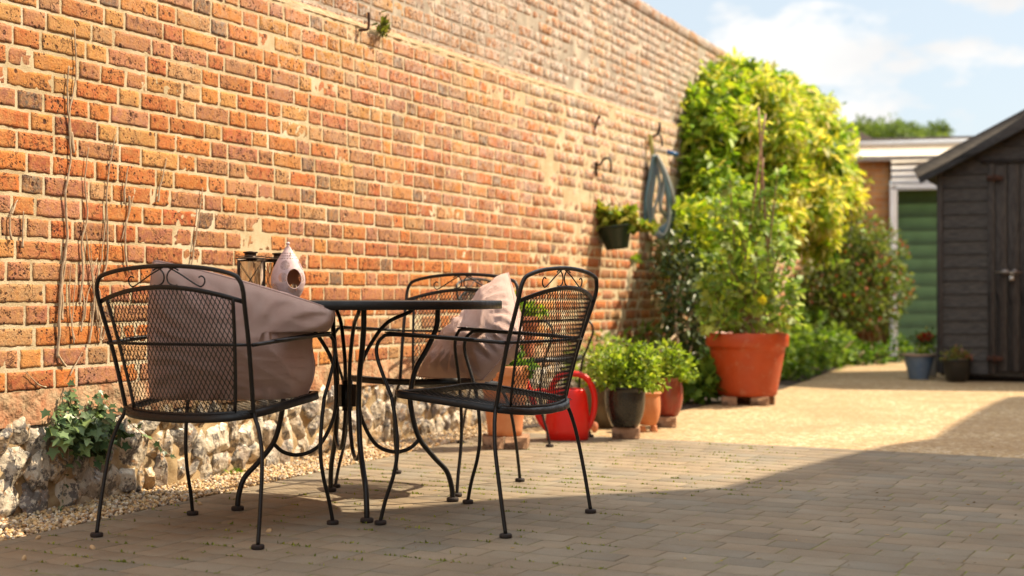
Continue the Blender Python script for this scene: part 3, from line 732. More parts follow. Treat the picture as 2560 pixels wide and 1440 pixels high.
# --- ivy on the flint plinth
iv = thing('ivy', 'ivy clump growing out of the flint plinth at lower left', 'ivy', onwall(235, 1100, .02))
mb = MB()
IV = [(.07, .12, .05), (.10, .16, .07), (.15, .22, .10), (.05, .08, .03), (.20, .28, .10)]
def ivl(n, cu, cv, su, sv, o0, o1, size):
    uu = cu+rng.normal(0, su, n); vv = cv+rng.normal(0, sv, n); P = []; Dn = []
    for a, b in zip(uu, vv):
        o = rng.uniform(o0, o1); P.append(onwall(a, b, o)-local(iv)); Dn.append(N*.8+UP*(-.3)+D*((a-cu)/su*.3))
    leaves(mb, P, np.array(Dn), (size[0]*1.25, size[1]*1.25), IV, 'ivy', droop=.35, jit=.45)
ivl(150, 215, 1075, 40, 26, .03, .12, (.022, .045)); ivl(60, 165, 1060, 22, 30, .02, .07, (.02, .04)); ivl(60, 260, 1062, 26, 24, .02, .08, (.02, .042)); ivl(34, 172, 1005, 12, 22, .015, .05, (.015, .03)); ivl(40, 240, 1010, 14, 16, .02, .05, (.015, .03)); ivl(40, 235, 1120, 20, 14, .02, .07, (.02, .035))
runs = [[(165, 1030), (155, 1090), (150, 1160), (138, 1230), (128, 1275), (105, 1290)], [(300, 1050), (340, 1085), (380, 1115), (415, 1145)], [(250, 1060), (225, 1090), (205, 1115)]]
for rn in runs:
    q = spline([np.append(wall_uv(*p), .035+.0*i) for i, p in enumerate(rn)], 6)
    P = np.array([wall(a, b, c) for a, b, c in q])-local(iv); k = P[::2]
    leaves(mb, k, np.tile(N*.7-UP*.2, (len(k), 1)), (.016, .034), IV, 'ivy', jit=.6)
mb.build('foliage', M['leaf_glossy'], iv)
mb = MB()
for rn in runs+[[(235, 1130), (215, 1070), (170, 1000)], [(235, 1130), (240, 1060), (245, 1000)], [(235, 1130), (270, 1070), (300, 1040)]]:
    q = spline([np.append(wall_uv(*p), .034) for p in rn], 6); tube(mb, np.array([wall(a, b, c) for a, b, c in q])-local(iv), .0018, 5)
mb.build('stem', M['stem'], iv, smooth=True)
def tuft(name, label, u, v, n, pal, size, kind='oval', w=14, h=12, off=.02, cat='weed'):
    t = thing(name, label, cat, onwall(u, v, 0)); mb = MB(); P = np.array([onwall(u+rng.normal(0, w*.5), v+rng.normal(0, h*.5), rng.uniform(0, off)) for _ in range(n)])-local(t)
    leaves(mb, P, np.tile(N*.4+UP*.7, (n, 1)), size, pal, kind, droop=-.1, jit=.5); mb.build('foliage', M['leaf'], t)
    mb = MB(); tube(mb, [wall(0, 0, -.004)-wall(0, 0, 0), N*.02+UP*.01], .0015, 5); mb.build('stem', M['stem'], t)
tuft('weed', 'small weed tuft sprouting from the wall beside the upper hook', 957, 72, 110, [(.13, .16, .03), (.20, .20, .05), (.08, .10, .02)], (.02, .05), 'narrow', 12, 22, .04)
tuft('weed', 'tiny bright green weed at the gravel below the flints', 590, 1188, 26, [(.20, .34, .04), (.13, .24, .03)], (.02, .035), 'oval', 16, 12, .03)
tuft('weed', 'small green seedling on the brick below the hanging basket', 1590, 655, 16, [(.26, .38, .05), (.14, .24, .03)], (.04, .07), 'oval', 8, 12, .03)
# moss and grass in the paving joints
mb = MB(); n = 620
for _ in range(n):
    u, v = (rng.uniform(20, 1540), rng.uniform(1160, 1425)) if _ < 260 else (rng.uniform(860, 2000), rng.uniform(1105, 1240))
    p = ground(u, v)
    a = np.dot(p[:2]-e0, E2); a = round(a/row)*row; l_ = np.dot(p[:2]-e0, E1); q = e0+E1*l_+E2*a
    if np.dot(q-g0, gn) < .02: continue
    m_ = rng.integers(4, 18); L_ = rng.uniform(.01, .05)
    P = np.column_stack([q+E1*rng.uniform(-L_, L_, (m_, 1))+E2*rng.normal(0, .004, (m_, 1)), np.full(m_, -.004)])
    leaves(mb, P, np.tile((0, 0, .7), (m_, 1)), (.006, .015), [(.22, .26, .04), (.30, .32, .06), (.14, .18, .03)], 'oval', droop=0, jit=1.1)
tag(mb.build('moss', M['leaf']), 'moss and tiny grass blades in the joints of the grey paving', 'moss', kind='stuff')

mb = MB(); P = []
for _ in range(170):
    u, v = rng.uniform(900, 2560), rng.uniform(900, 1420)**1.0; p = ground(u, v)
    if p[1] > 15 or np.dot(p[:2]-g0, gn) < .1: continue
    P.append(p+(0, 0, .003))
P = np.array(P); leaves(mb, P, np.tile((0, 0, .12), (len(P), 1)), (.008, .024), [(.26, .14, .05), (.40, .26, .10), (.14, .09, .04), (.5, .36, .16)], 'oval', droop=0, jit=.6)
V = np.vstack(mb.V); V[:, 2] = .002+np.abs(V[:, 2]-.003)*.25; mb.V = [V]
tag(mb.build('leaf_litter', M['leaf']), 'scattered crumbs of dry leaves on the driveway and paving', 'leaf litter', kind='stuff')

# ------------------------------------------------------------------ patio chair
def meshpanel(mb, fn, inside, U0, U1, V0, V1, cw, chh, r, n=60):
    """expanded metal: two families of zig-zag strands over surface fn(u,v)"""
    nu = int((U1-U0)/cw)+2; nv = int((V1-V0)/chh)+2
    for fam in (1, -1):
        for i in range(-int(nv*1.0)-2, nu+int(nv*1.0)+3):
            # strand: u = U0 + cw*(i + fam*t), v = V0 + chh*t   (diagonal, slope one cell per cell)
            t = np.linspace(0, nv, nv*6+1); u = U0+cw*(i+fam*t); v = V0+chh*t
            ok = inside(u, v); k = np.flatnonzero(ok)
            if len(k) < 2: continue
            runs_ = np.split(k, np.flatnonzero(np.diff(k) > 1)+1)
            for rr in runs_:
                if len(rr) < 2: continue
                P = fn(u[rr], v[rr]); tube(mb, P, r, 4, cap=False)
LBL = {}
def make_chair(label):
    t = thing('patio_chair', label, 'chair', group='black wrought iron chairs around the table')
    def both(fn, name, mat, sub=None):
        for s in (-1, 1):
            mb = MB(); fn(mb, s); o = mb.build(name, mat, t, smooth=True)
            if sub:
                m2 = MB(); sub[1](m2, s); m2.build(sub[0], M['rubber'], o, smooth=False)
    def foot(mb, x, y):
        lathe(mb, [(.0, 0), (.018, 0), (.020, .003), (.020, .011), (.017, .014), (.0, .014)], 20, (x, y, 0))
    both(lambda mb, s: tube(mb, spline([(s*.295, -.25, .012), (s*.291, -.228, .14), (s*.281, -.204, .27), (s*.262, -.190, .345), (s*.243, -.181, .385), (s*.236, -.18, .41)], 7), .0066, 10), 'leg', BM, ('foot_cap', lambda mb, s: foot(mb, s*.295, -.25)))
    both(lambda mb, s: tube(mb, spline([(s*.276, .243, .012), (s*.272, .226, .08), (s*.266, .196, .17), (s*.263, .184, .25), (s*.264, .190, .34), (s*.266, .205, .425)], 7), .0066, 10), 'leg', BM, ('foot_cap', lambda mb, s: foot(mb, s*.276, .243)))
    def arm(mb, s):
        tube(mb, spline([(s*.266, .205, .425), (s*.272, .232, .49), (s*.276, .256, .555), (s*.277, .256, .595), (s*.277, .235, .622), (s*.277, .195, .632), (s*.275, .0, .625), (s*.266, -.232, .612)], 7), .0062, 10)
        y = np.linspace(.215, -.12, 14); wd = .026+.022*np.sin(np.linspace(.25, math.pi*.95, 14))
        V = []; 
        for a, b in zip(y, wd):
            z0 = .6415-.02*(.2-a)/.4; V += [(s*(.277-b/2), a, z0), (s*(.277+b/2), a, z0), (s*(.277+b/2), a, z0-.004), (s*(.277-b/2), a, z0-.004)]
        i = np.arange(13)[:, None]; j = np.arange(4)[None]; f = np.stack([i*4+j, i*4+(j+1) % 4, (i+1)*4+(j+1) % 4, (i+1)*4+j], -1).reshape(-1, 4)
        mb.add(V, [f, np.array([[3, 2, 1, 0]]), np.arange(4)[None]+52])
    both(arm, 'armrest', BM)
    mb = MB(); half = [(.236, -.18, .40), (.241, -.196, .47), (.252, -.230, .60), (.264, -.275, .735), (.266, -.286, .775), (.258, -.292, .806), (.232, -.297, .826), (.14, -.302, .844)]
    P = half+[(0, -.305, .852)]+[(-a, b, c) for a, b, c in half[::-1]]
    tube(mb, spline(P, 6), .0070, 12); mb.build('back_frame', BM, t, smooth=True)
    # backrest sheet: v height, u lateral; bows backwards between the sides
    def yb(u, z): 
        h = np.clip((z-.40)/.35, 0, 1.2); return -.18-.10*h**1.15-.055*(1-(u/.25)**2)*(1-.45*h)
    topz = lambda u: .742+.045*(1-(u/.262)**2)
    sidew = lambda z: .185+.045*np.clip((z-.40)/.35, 0, 1)
    fn = lambda u, v: np.column_stack([u, yb(u, v), v])
    botz = lambda u: .402-.008*(1-(u/.2)**2)
    ins = lambda u, v: (np.abs(u) < sidew(v)) & (v < topz(u)) & (v > botz(u))
    mb = MB(); meshpanel(mb, fn, ins, -.24, .24, .38, .80, .0150, .0290, .00135)
    bk = mb.build('backrest', BM, t, smooth=True)
    mb = MB()
    uu = np.linspace(-.262, .262, 25); P = np.column_stack([uu, yb(uu, topz(uu))+.0, topz(uu)]); strap(mb, P, (0, 1, .25), .014, .004)
    for s in (-1, 1):
        zz = np.linspace(.402, .765, 14); zz = np.minimum(zz, topz(sidew(zz))); P = np.column_stack([s*sidew(zz), yb(sidew(zz), zz), zz]); strap(mb, P, (0, 1, .25), .0105, .004)
    uu = np.linspace(-.236, .236, 19); P = np.column_stack([uu, yb(uu, botz(uu)), botz(uu)]); strap(mb, P, (0, 1, .2), .014, .004)
    mb.build('edge_strap', BM, bk)
    mb = MB(); uu = np.linspace(-.255, .255, 12); tube(mb, np.column_stack([uu, -.236-.03*(1-(uu/.255)**2), np.full(12, .612)]), .0048, 8); mb.build('crossbar', BM, t, smooth=True)
    # scrollwork between strap and arch
    mb = MB(); yy = -.300
    for s in (-1, 1):
        tube(mb, spline([(s*.012, yy, .846), (s*.05, yy, .828), (s*.09, yy+.001, .805), (s*.118, yy+.003, .790), (s*.128, yy+.004, .790), (s*.137, yy+.004, .799), (s*.138, yy+.003, .812), (s*.128, yy+.002, .820), (s*.118, yy+.002, .816)], 6), .0024, 7)
        tube(mb, spline([(s*.046, yy, .838), (s*.028, yy, .845), (s*.010, yy, .832), (s*.005, yy, .815), (s*.012, yy, .799), (s*.030, yy, .792), (s*.042, yy, .793)], 6), .0024, 7)
    mb.build('scrollwork', BM, t, smooth=True)
    # seat
    def zs(u, v): return .405+.04*(v+.2)/.42-.012*(1-(u/.25)**2)
    n = 72; a = np.arange(n)/n*2*math.pi; ca, sa = np.cos(a), np.sin(a); e = .36
    X = np.sign(ca)*np.abs(ca)**e*.258; Yv = np.sign(sa)*np.abs(sa)**e*.215+.005
    X = X*(1+.045*np.clip(Yv/.2, -1, 1)); Yv = np.where(Yv < 0, Yv-.035*(1-(X/.26)**2), Yv+.02*(1-(X/.27)**2))
    ring = np.column_stack([X, Yv, zs(X, Yv)+.0])
    from_in = lambda u, v: (np.abs(u) < .252*(1+.045*np.clip(v/.2, -1, 1))) & (v < .218+.018*(1-(u/.27)**2)) & (v > -.208-.033*(1-(u/.26)**2)) & ((np.abs(u)/.262)**5.5+(np.abs(v-.005)/.245)**5.5 < 1)
    mb = MB(); meshpanel(mb, lambda u, v: np.column_stack([u, v, zs(u, v)]), from_in, -.27, .27, -.26, .26, .0270, .0240, .0009)
    st = mb.build('seat', BM, t, smooth=True)
    mb = MB(); Q = ring; Tn = norm(np.roll(Q, -1, 0)-np.roll(Q, 1, 0)); Nn = norm(np.cross(Tn, UP))
    V = np.stack([Q+Nn*.004+UP*.004, Q-Nn*.016+UP*.003, Q-Nn*.016-UP*.001, Q+Nn*.004-UP*.020, Q+Nn*.007-UP*.018], 1); k = 5
    i = np.arange(n)[:, None]; j = np.arange(k)[None]; mb.add(V.reshape(-1, 3), np.stack([i*k+j, i*k+(j+1) % k, ((i+1) % n)*k+(j+1) % k, ((i+1) % n)*k+j], -1).reshape(-1, 4))
    mb.build('seat_frame', BM, st)
    return t
def rzof(f): return math.atan2(f[1], f[0])-math.pi/2
c0 = make_chair('near left black iron armchair seen from behind, holding a pink cushion')
CH1 = ((-.9435, 4.610), (.372, .928)); CH2 = ((-.089, 4.848), (-.866, .5)); CH3 = ((-.344, 5.7325), (-.455, -.89)); CH4 = ((.085, 7.51), (.907, -.419))
c0.location = (*CH1[0], 0); c0.rotation_euler = (0, 0, rzof(CH1[1]))
dup(c0, (*CH2[0], 0), rzof(CH2[1]), 'black iron armchair at the right of the table with an empty mesh seat')
dup(c0, (*CH3[0], 0), rzof(CH3[1]), 'black iron armchair behind the table facing the camera with a pink cushion')
c4 = dup(c0, (*CH4[0], 0), rzof(CH4[1]), 'distant black iron armchair carrying a potted plant, behind the watering can')
c4['group'] = 'black wrought iron chairs around the table'

# ------------------------------------------------------------------ table
TC = np.array((-.596, 5.150, 0)); TR = .56
tb = thing('patio_table', 'round black iron patio table with curled legs', 'table', TC)
mb = MB(); lathe(mb, [(.0, .7425), (TR-.012, .7425), (TR-.004, .744), (TR, .7405), (TR, .716), (TR-.003, .714), (TR-.006, .716), (TR-.006, .738), (0, .738)], 96)
mb.build('tabletop', BM, tb, smooth=False)
mb = MB(); lathe(mb, [(.020, .36), (.034, .36), (.034, .44), (.020, .44)], 4); box(mb, (0, 0, .40), (.052, .052, .075), R(16), .002); lathe(mb, [(.019, .345), (.019, .455)], 20)
mb.build('hub', BM, tb)
for k in range(4):
    a = math.atan2(.107, .37)+k*math.pi/2; ca, sa = math.cos(a), math.sin(a)
    rad = lambda L_: [(r*ca, r*sa, z) for r, z in L_]
    mb = MB(); tube(mb, spline(rad([(.335, .738), (.335, .70), (.330, .645), (.300, .575), (.252, .49), (.234, .41), (.235, .35), (.262, .245), (.318, .17), (.368, .115), (.388, .055), (.392, .012)]), 7), .0096, 12)
    lg = mb.build('leg', BM, tb, smooth=True)
    mb = MB(); lathe(mb, [(0, 0), (.020, 0), (.0225, .003), (.0225, .012), (.018, .016), (0, .016)], 24, (.392*ca, .392*sa, 0)); mb.build('foot_cap', M['rubber'], lg)
    mb = MB(); tube(mb, spline(rad([(.245, .738), (.235, .705), (.15, .665), (.095, .60), (.052, .515), (.042, .42), (.048, .33), (.085, .245), (.125, .205), (.18, .19), (.232, .203), (.270, .238)]), 7), .0072, 10)
    mb.build('inner_scroll', BM, tb, smooth=True)
# ------------------------------------------------------------------ cushions
def cloth():
    t = NT('dusty_pink_linen'); v = t.obj()
    c = t.mix(t.ramp(t.noise(v, 9, 5, .6), (.35, 0), (.65, 1)), (.78, .53, .46), (.86, .63, .55))
    w1 = t.n('ShaderNodeTexWave', {'Vector': v, 'Scale': 260.0, 'Distortion': 2.0}, bands_direction='X').outputs[0]
    w2 = t.n('ShaderNodeTexWave', {'Vector': v, 'Scale': 260.0, 'Distortion': 2.0}, bands_direction='Z').outputs[0]
    t.base(c, .95, spec=.15); t.b.inputs['Sheen Weight'].default_value = .05
    h = t.n('ShaderNodeMath', {0: w1, 1: w2}, operation='ADD').outputs[0]; t.bump(h, .0012); return t.m
M['cloth'] = cloth(); M['piping'] = simple('piping_cord', (.42, .27, .23), (.50, .34, .30), 60, .9)
def cushion(label, TL, TRc, BR, BL, thick, seed, fix=None, pin=.05):
    TL, TRc, BR, BL = map(np.array, (TL, TRc, BR, BL)); cen = (TL+TRc+BR+BL)/4; cen[2] = BL[2]
    t = thing('cushion', label, 'cushion', cen, group='dusty pink cushions on the chairs'); n = 72
    a = np.linspace(-1, 1, n); A, B = np.meshgrid(a, a)
    A2 = A*(1-pin*(1-A*A)*0-pin*(1-B*B)*np.abs(A)**2*1.1); B2 = B*(1-pin*(1-A*A)*np.abs(B)**2*1.1)
    s, r = (A2+1)/2, (B2+1)/2
    mid = (1-r)[..., None]*((1-s)[..., None]*BL+s[..., None]*BR)+r[..., None]*((1-s)[..., None]*TL+s[..., None]*TRc)
    nrm = norm(np.cross((BR+TRc-BL-TL), (TL+TRc-BL-BR)))
    h = ((1-np.abs(A)**2.4)*(1-np.abs(B)**2.4)).clip(0)**.5*thick/2
    Pn = np.stack([A, B, A*0], -1)
    fold = .016*vnoise(np.stack([A*1.0, B*2.0, A*0], -1), 1.3, seed)+.009*(1-np.abs(fbm(np.stack([(A+B)*1.1, (A-B)*.3, A*0], -1), 1.9, seed+3, 2)))**3+.003*fbm(np.stack([A*.5, B*2, A*0], -1), 5, seed+6, 2)
    rad_ = np.maximum(np.abs(A), np.abs(B)); ang = np.arctan2(B, A)
    wr = .009*np.sin(ang*22+3*vnoise(Pn, 2, seed))*np.clip((rad_-.55)/.3, 0, 1)*np.clip((1-rad_)/.12, 0, 1)
    mb = MB()
    e = (1-np.maximum(np.abs(A), np.abs(B))).clip(0); ew = np.clip(e/.08, 0, 1)
    V1 = mid+nrm*(h+(fold+wr)*ew)[..., None]; V2 = mid-nrm*(h+(fold[::-1]-wr)*ew)[..., None]
    if fix: V1 = fix(V1.reshape(-1, 3)).reshape(V1.shape); V2 = fix(V2.reshape(-1, 3)).reshape(V2.shape)
    i = np.arange(n-1)[:, None]*n+np.arange(n-1)[None]; f = np.stack([i, i+1, i+n+1, i+n], -1).reshape(-1, 4)
    mb.add((V1-cen).reshape(-1, 3), f); mb.add((V2-cen).reshape(-1, 3), f[:, ::-1].copy())
    o = mb.build('cover', M['cloth'], t, smooth=True)
    import bmesh
    bm = bmesh.new(); bm.from_mesh(o.data); bmesh.ops.remove_doubles(bm, verts=bm.verts, dist=.0012); bm.to_mesh(o.data); bm.free()
    E = np.concatenate([V1[0], V1[1:, -1], V1[-1, -2::-1], V1[-2:0:-1, 0]])-cen
    mb = MB(); tube(mb, E[::2], .0028, 6, closed=True); mb.build('piping', M['piping'], t, smooth=True)
    return t
def chair_pt(c, l, y, z):
    f = norm(np.array(c[1])); r = np.array((f[1], -f[0])); p = np.array(c[0])+r*l+f*y; return np.array((p[0], p[1], z))
def fix1(V):
    f = norm(np.array(CH1[1])); r = np.array((f[1], -f[0])); q = V[:, :2]-np.array(CH1[0]); l = q@r; y = q@f; z = V[:, 2]
    low = 1/(1+np.exp((z-.625)/.014)); lim = .205+.035*np.sin(math.pi*((z-.42)/.20).clip(0, 1)); l2 = np.where(l > lim, lim+(l-lim)*.2, l); l = l*(1-low)+l2*low
    zt = np.where((l > .20) & (z > .60), np.maximum(z, .645+.0*z), z); z = z+(zt-z)
    yb_ = -.185-.10*((z-.40)/.35).clip(0, 1.2)-.03; y = np.maximum(y, yb_)
    z = np.maximum(z, .425+.02*((.425-z).clip(0, .2)))
    return np.column_stack([np.array(CH1[0])+r*l[:, None]+f*y[:, None], z])
cushion('dusty pink cushion slumped over the arm of the near left chair', chair_pt(CH1, -.105, -.215, .872), chair_pt(CH1, .345, .13, .715), chair_pt(CH1, .235, .175, .435), chair_pt(CH1, -.20, -.10, .43), .25, 5, fix1, -.045)
cushion('dusty pink cushion leaning in the chair behind the table, one corner pointing up', at(1270, 680, 5.92), at(1302, 838, 5.50), (-.115, 5.48, .435), (-.385, 5.84, .43), .19, 11, None, -.015)

# ------------------------------------------------------------------ lanterns on the table
def pierced(P0, loc):
    t = thing('pierced_lantern', 'pink pierced metal lantern shaped like a pear on the table', 'lantern', loc, R(-27))
    prof = np.array([(.028, 0), (.034, .004), (.045, .015), (.058, .04), (.064, .065), (.0635, .085), (.056, .115), (.042, .145), (.027, .170), (.015, .187), (.009, .198)])
    z = np.linspace(0, .198, 150); r = np.interp(z, prof[:, 1], prof[:, 0]); r = np.convolve(np.pad(r, 4, 'edge'), np.ones(9)/9, 'valid')
    k = 300; a = np.arange(k)/k*2*math.pi; V = np.stack([r[:, None]*np.cos(a), r[:, None]*np.sin(a), np.repeat(z[:, None], k, 1)], -1)
    zc = (z[:-1]+z[1:])/2; rc = (r[:-1]+r[1:])/2; ac = a+math.pi/k
    keep = np.ones((len(zc), k), bool)
    AZ, AA = np.meshgrid(zc, ac, indexing='ij'); RC = np.repeat(rc[:, None], k, 1)
    X = AA*.052
    # rings of small holes in medallions
    for (mz, nm, ph) in ((.085, 5, 0), (.045, 5, .5), (.130, 4, .25)):
        for i in range(nm):
            ca = (i+ph)/nm*2*math.pi; dx = (AA-ca+math.pi) % (2*math.pi)-math.pi
            dx = dx*np.interp(mz, z, r)
            for rr, cnt in ((0, 1), (.0055, 6), (.0105, 11), (.0155, 16)):
                for j in range(cnt):
                    b = j/cnt*2*math.pi; keep &= ~(((dx-rr*math.cos(b))**2+(AZ-mz-rr*math.sin(b))**2) < .00195**2)
    for zz in (.155, .165, .175, .012):
        for i in range(22):
            ca = (i+(zz*1000) % 2/2)/22*2*math.pi; dx = ((AA-ca+math.pi) % (2*math.pi)-math.pi)*np.interp(zz, z, r); keep &= ~((dx**2+(AZ-zz)**2) < .0019**2)
    dx = ((AA+.55+math.pi) % (2*math.pi)-math.pi)*.060; op = (dx/.028)**2+((AZ-.080)/.036)**2
    keep &= ~(op < 1)
    fi, fj = np.nonzero(keep); f = np.stack([fi*k+fj, fi*k+(fj+1) % k, (fi+1)*k+(fj+1) % k, (fi+1)*k+fj], -1)
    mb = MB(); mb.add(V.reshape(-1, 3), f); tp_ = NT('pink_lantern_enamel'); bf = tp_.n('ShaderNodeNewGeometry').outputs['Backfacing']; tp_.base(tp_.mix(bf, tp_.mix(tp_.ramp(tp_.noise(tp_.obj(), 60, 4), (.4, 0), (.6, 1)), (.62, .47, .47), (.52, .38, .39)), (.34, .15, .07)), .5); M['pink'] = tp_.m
    mb.build('shade', M['pink'], t, smooth=True)
    mb = MB(); b = np.linspace(0, 2*math.pi, 33)[:-1]; zz = .080+.037*np.sin(b); aa = -.55+.029*np.cos(b)/.060; rr = np.interp(zz, z, r)+.0005
    tube(mb, np.column_stack([rr*np.cos(aa), rr*np.sin(aa), zz]), .0016, 6, closed=True); mb.build('opening_rim', M['pink'], t, smooth=True)
    mb = MB(); lathe(mb, [(.009, .196), (.006, .201), (.0045, .205), (.0075, .209), (.0075, .213), (.004, .217), (0, .218)], 16); mb.build('finial', M['pink'], t, smooth=True)
    mb = MB(); q = [(.0, -.004, .207), (.012, -.012, .200), (.024, -.02, .188), (.030, -.024, .176), (.026, -.018, .170), (.014, -.006, .180), (.004, .0, .192)]
    tube(mb, spline(q, 6), .0012, 6); mb.build('handle', M['pink'], t, smooth=True)
    mb = MB(); lathe(mb, [(0, .002), (.024, .002), (.024, .045), (.0, .045)], 20); mb.build('candle', simple('wax', (.5, .28, .10), rough=.5), t)
    t.scale = (1, 1, 1)
pierced(None, (at(720, 750, 5.30)[0], 5.30, .744))
M['glass'] = NT('lantern_glass').base((.9, .9, .88), .05).m
g_ = M['glass'].node_tree.nodes['Principled BSDF']; g_.inputs['Transmission Weight'].default_value = 1; g_.inputs['IOR'].default_value = 1.02
M['bronze'] = simple('tarnished_bronze', (.035, .022, .015), (.08, .05, .03), 80, .45, .6)
def box_lantern(label, loc, rz, h=.155, wd=.086):
    t = thing('candle_lantern', label, 'lantern', loc, rz, 'square metal candle lanterns'); e = wd/2
    mb = MB()
    for x in (-e, e):
        for y in (-e, e): box(mb, (x, y, h/2), (.010, .010, h-.004), 0, .001)
    for zz in (.004, h-.004):
        for s in (-e, e): box(mb, (0, s, zz), (wd+.012, .012, .008), 0, .001); box(mb, (s, 0, zz), (.0115, wd+.010, .0075), 0, .001)
    box(mb, (0, 0, .003), (wd-.002, wd-.002, .004))
    mb.build('frame', M['bronze'], t)
    mb = MB()
    for s in (-e, e):
        for sg in (-1, 1):
            tube(mb, [(sg*-e, s*1.06, .01), (sg*e, s*1.06, h-.01)], .0011, 5); tube(mb, [(s*1.06, sg*-e, .01), (s*1.06, sg*e, h-.01)], .0011, 5)
    mb.build('wire', M['bronze'], t)
    mb = MB()
    for s in (-1, 1): box(mb, (0, s*e*.82, h/2), (wd*.8, .0015, h-.02)); box(mb, (s*e*.82, 0, h/2), (.0015, wd*.8, h-.022))
    mb.build('pane', M['glass'], t)
    mb = MB(); lathe(mb, [(e*1.36, h+.001), (e*1.32, h+.004), (e*.62, h+.007), (.022, h+.007), (.022, h+.022), (.027, h+.022), (.028, h+.027), (.0, h+.030)], 4 if False else 28)
    mb.build('lid', M['bronze'], t)
    mb = MB(); tube(mb, [( e*math.cos(a)*1.25, e*math.sin(a)*1.25, h+.010) for a in np.linspace(0, 2*math.pi, 25)[:-1]], .0012, 5, closed=True); mb.build('handle', M['bronze'], t)
    mb = MB(); lathe(mb, [(0, .006), (.024, .006), (.024, .055), (0, .055)], 20); mb.build('candle', simple('candle_wax', (.62, .52, .38), rough=.5), t)
box_lantern('square bronze candle lantern with crossed wires, nearest the left chair back', (at(626, 700, 5.34)[0], 5.34, .744), R(12))
box_lantern('darker square candle lantern half hidden behind the pink pear lantern', (at(698, 700, 5.52)[0], 5.52, .744), R(-20))

# ------------------------------------------------------------------ pots and their bricks
def terracotta(nm, a, b, rough=.75): return simple(nm, a, b, 14, rough, bump=.0008, bs=120)
M['terra'] = terracotta('terracotta', (.56, .20, .075), (.62, .27, .12))
t = NT('plastic_terracotta'); v = t.obj(); c = t.mix(t.ramp(t.noise(v, 4, 5, .6), (.4, 0), (.62, .8)), (.42, .058, .009), (.34, .05, .012))
c = t.mix(t.ramp(t.noise(v, 16, 7, .75), (.56, 0), (.68, .4)), c, (.50, .26, .15)); t.base(c, t.ramp(t.noise(v, 12, 4), (.4, .4), (.6, .65))); M['terra_red'] = t.m
M['terra_old'] = terracotta('weathered_terracotta', (.42, .12, .05), (.52, .20, .10))
M['halfbrick'] = simple('stock_brick', (.36, .21, .12), (.25, .14, .08), 40, .92, bump=.003, bs=90)
M['olive'] = simple('olive_glaze', (.10, .075, .035), (.06, .045, .025), 12, .3)
M['glaze_red'] = simple('oxblood_glaze', (.26, .03, .018), (.20, .06, .03), 10, .22)
M['glaze_grey'] = simple('dark_speckled_glaze', (.012, .010, .008), (.030, .025, .018), 120, .18)
def potwall(H, rb, rt, rim=.0, rimh=.0, th=.008, bulge=0, steps=10, base=True):
    p = [(rb*.9, 0)]
    hh = H-rimh
    for i in range(steps+1):
        q = i/steps; p.append((rb+(rt-rb)*q+bulge*math.sin(math.pi*q**.8), .002+q*(hh-.002)))
    if rim: p += [(rt+rim, hh), (rt+rim+.002, hh+.004), (rt+rim+.003, H-.005), (rt+rim, H)]
    else: p += [(rt+.002, H+.001)]
    p += [(rt-th, H), (rt-th-.002, H-.02)]; return p
def pot(name, label, x, y, z0, H, rb, rt, mat, rim=0, rimh=0, bulge=0, soilz=.02, th=.008, cat='plant pot', group=None):
    t = thing(name, label, cat, (x, y, z0), rng.uniform(0, 6), group)
    mb = MB(); lathe(mb, potwall(H, rb, rt, rim, rimh, th, bulge), 56); mb.build('vessel', mat, t, smooth=True)
    e = t.children[0].data
    mb = MB(); rs_ = rt-th-.001; lathe(mb, [(rs_*.985, H-soilz), (rs_*.6, H-soilz+.004), (0, H-soilz+.007)], 32); mb.build('soil', M['soil'], t, smooth=True)
    return t
def plant_on(name, label, x, y, z, blobs, pal, kind, size, dens, mat='leaf', stems_=5, cat='plant'):
    t = thing(name, label, cat, (x, y, z)); mb = MB()
    for (dx, dy, dz, r) in blobs: blob(mb, (dx, dy, dz), r, int(dens*r*r)+30, size, pal, kind, shell=.15, droop=.05)
    # keep leaves above the soil surface
    V = mb.V[0] if False else None
    mb.build('foliage', M[mat], t); mb = MB()
    for (dx, dy, dz, r) in blobs:
        for _ in range(stems_): tube(mb, spline([(rng.normal(0, .01), rng.normal(0, .01), -.01), (dx*.5+rng.normal(0, r*.2), dy*.5+rng.normal(0, r*.2), dz*.5), (dx+rng.normal(0, r*.45), dy+rng.normal(0, r*.45), dz+rng.uniform(0, r*.8))], 4), .0025, 5, col=(.14, .2, .05))
    mb.build('stem', M['leaf'], t, smooth=True); return t
def halfbrick(label, x, y, rz, size=(.10, .10, .06), mat='halfbrick', group='bricks and feet under the pots'):
    mb = MB(); box(mb, (0, 0, 0), size, 0, .004); o = mb.build('brick', M[mat]); o.location = (x, y, size[2]/2+.0005); o.rotation_euler = (0, 0, rz)
    return tag(o, label, 'brick', group)
HERB = [(.30, .44, .04), (.38, .52, .06), (.22, .34, .03), (.48, .56, .08), (.14, .22, .03)]
AX = -TH
# tall terracotta pot on two bricks
p = ground(1262, 1122); p[1] += .06
halfbrick('left of two buff bricks under the tall orange terracotta pot', p[0]-.06, p[1]-.01, R(2), (.105, .2, .06)); halfbrick('right of two buff bricks under the tall orange terracotta pot', p[0]+.062, p[1]+.0, R(-4), (.115, .2, .06))
pot('terracotta_pot', 'tall orange terracotta pot on two bricks behind the right chair', p[0], p[1], .062, .35, .085, .118, M['terra'], .006, .05, soilz=.025)
plant_on('strawberry_plant', 'leafy strawberry plant in the tall orange terracotta pot', p[0], p[1], .39, [(-.03, -.03, .02, .055), (.05, .03, .03, .06), (.0, .0, .05, .05), (.09, -.02, .0, .04)], [(.14, .28, .04), (.22, .38, .05), (.09, .19, .03)], 'lobed', (.035, .065), 7000)
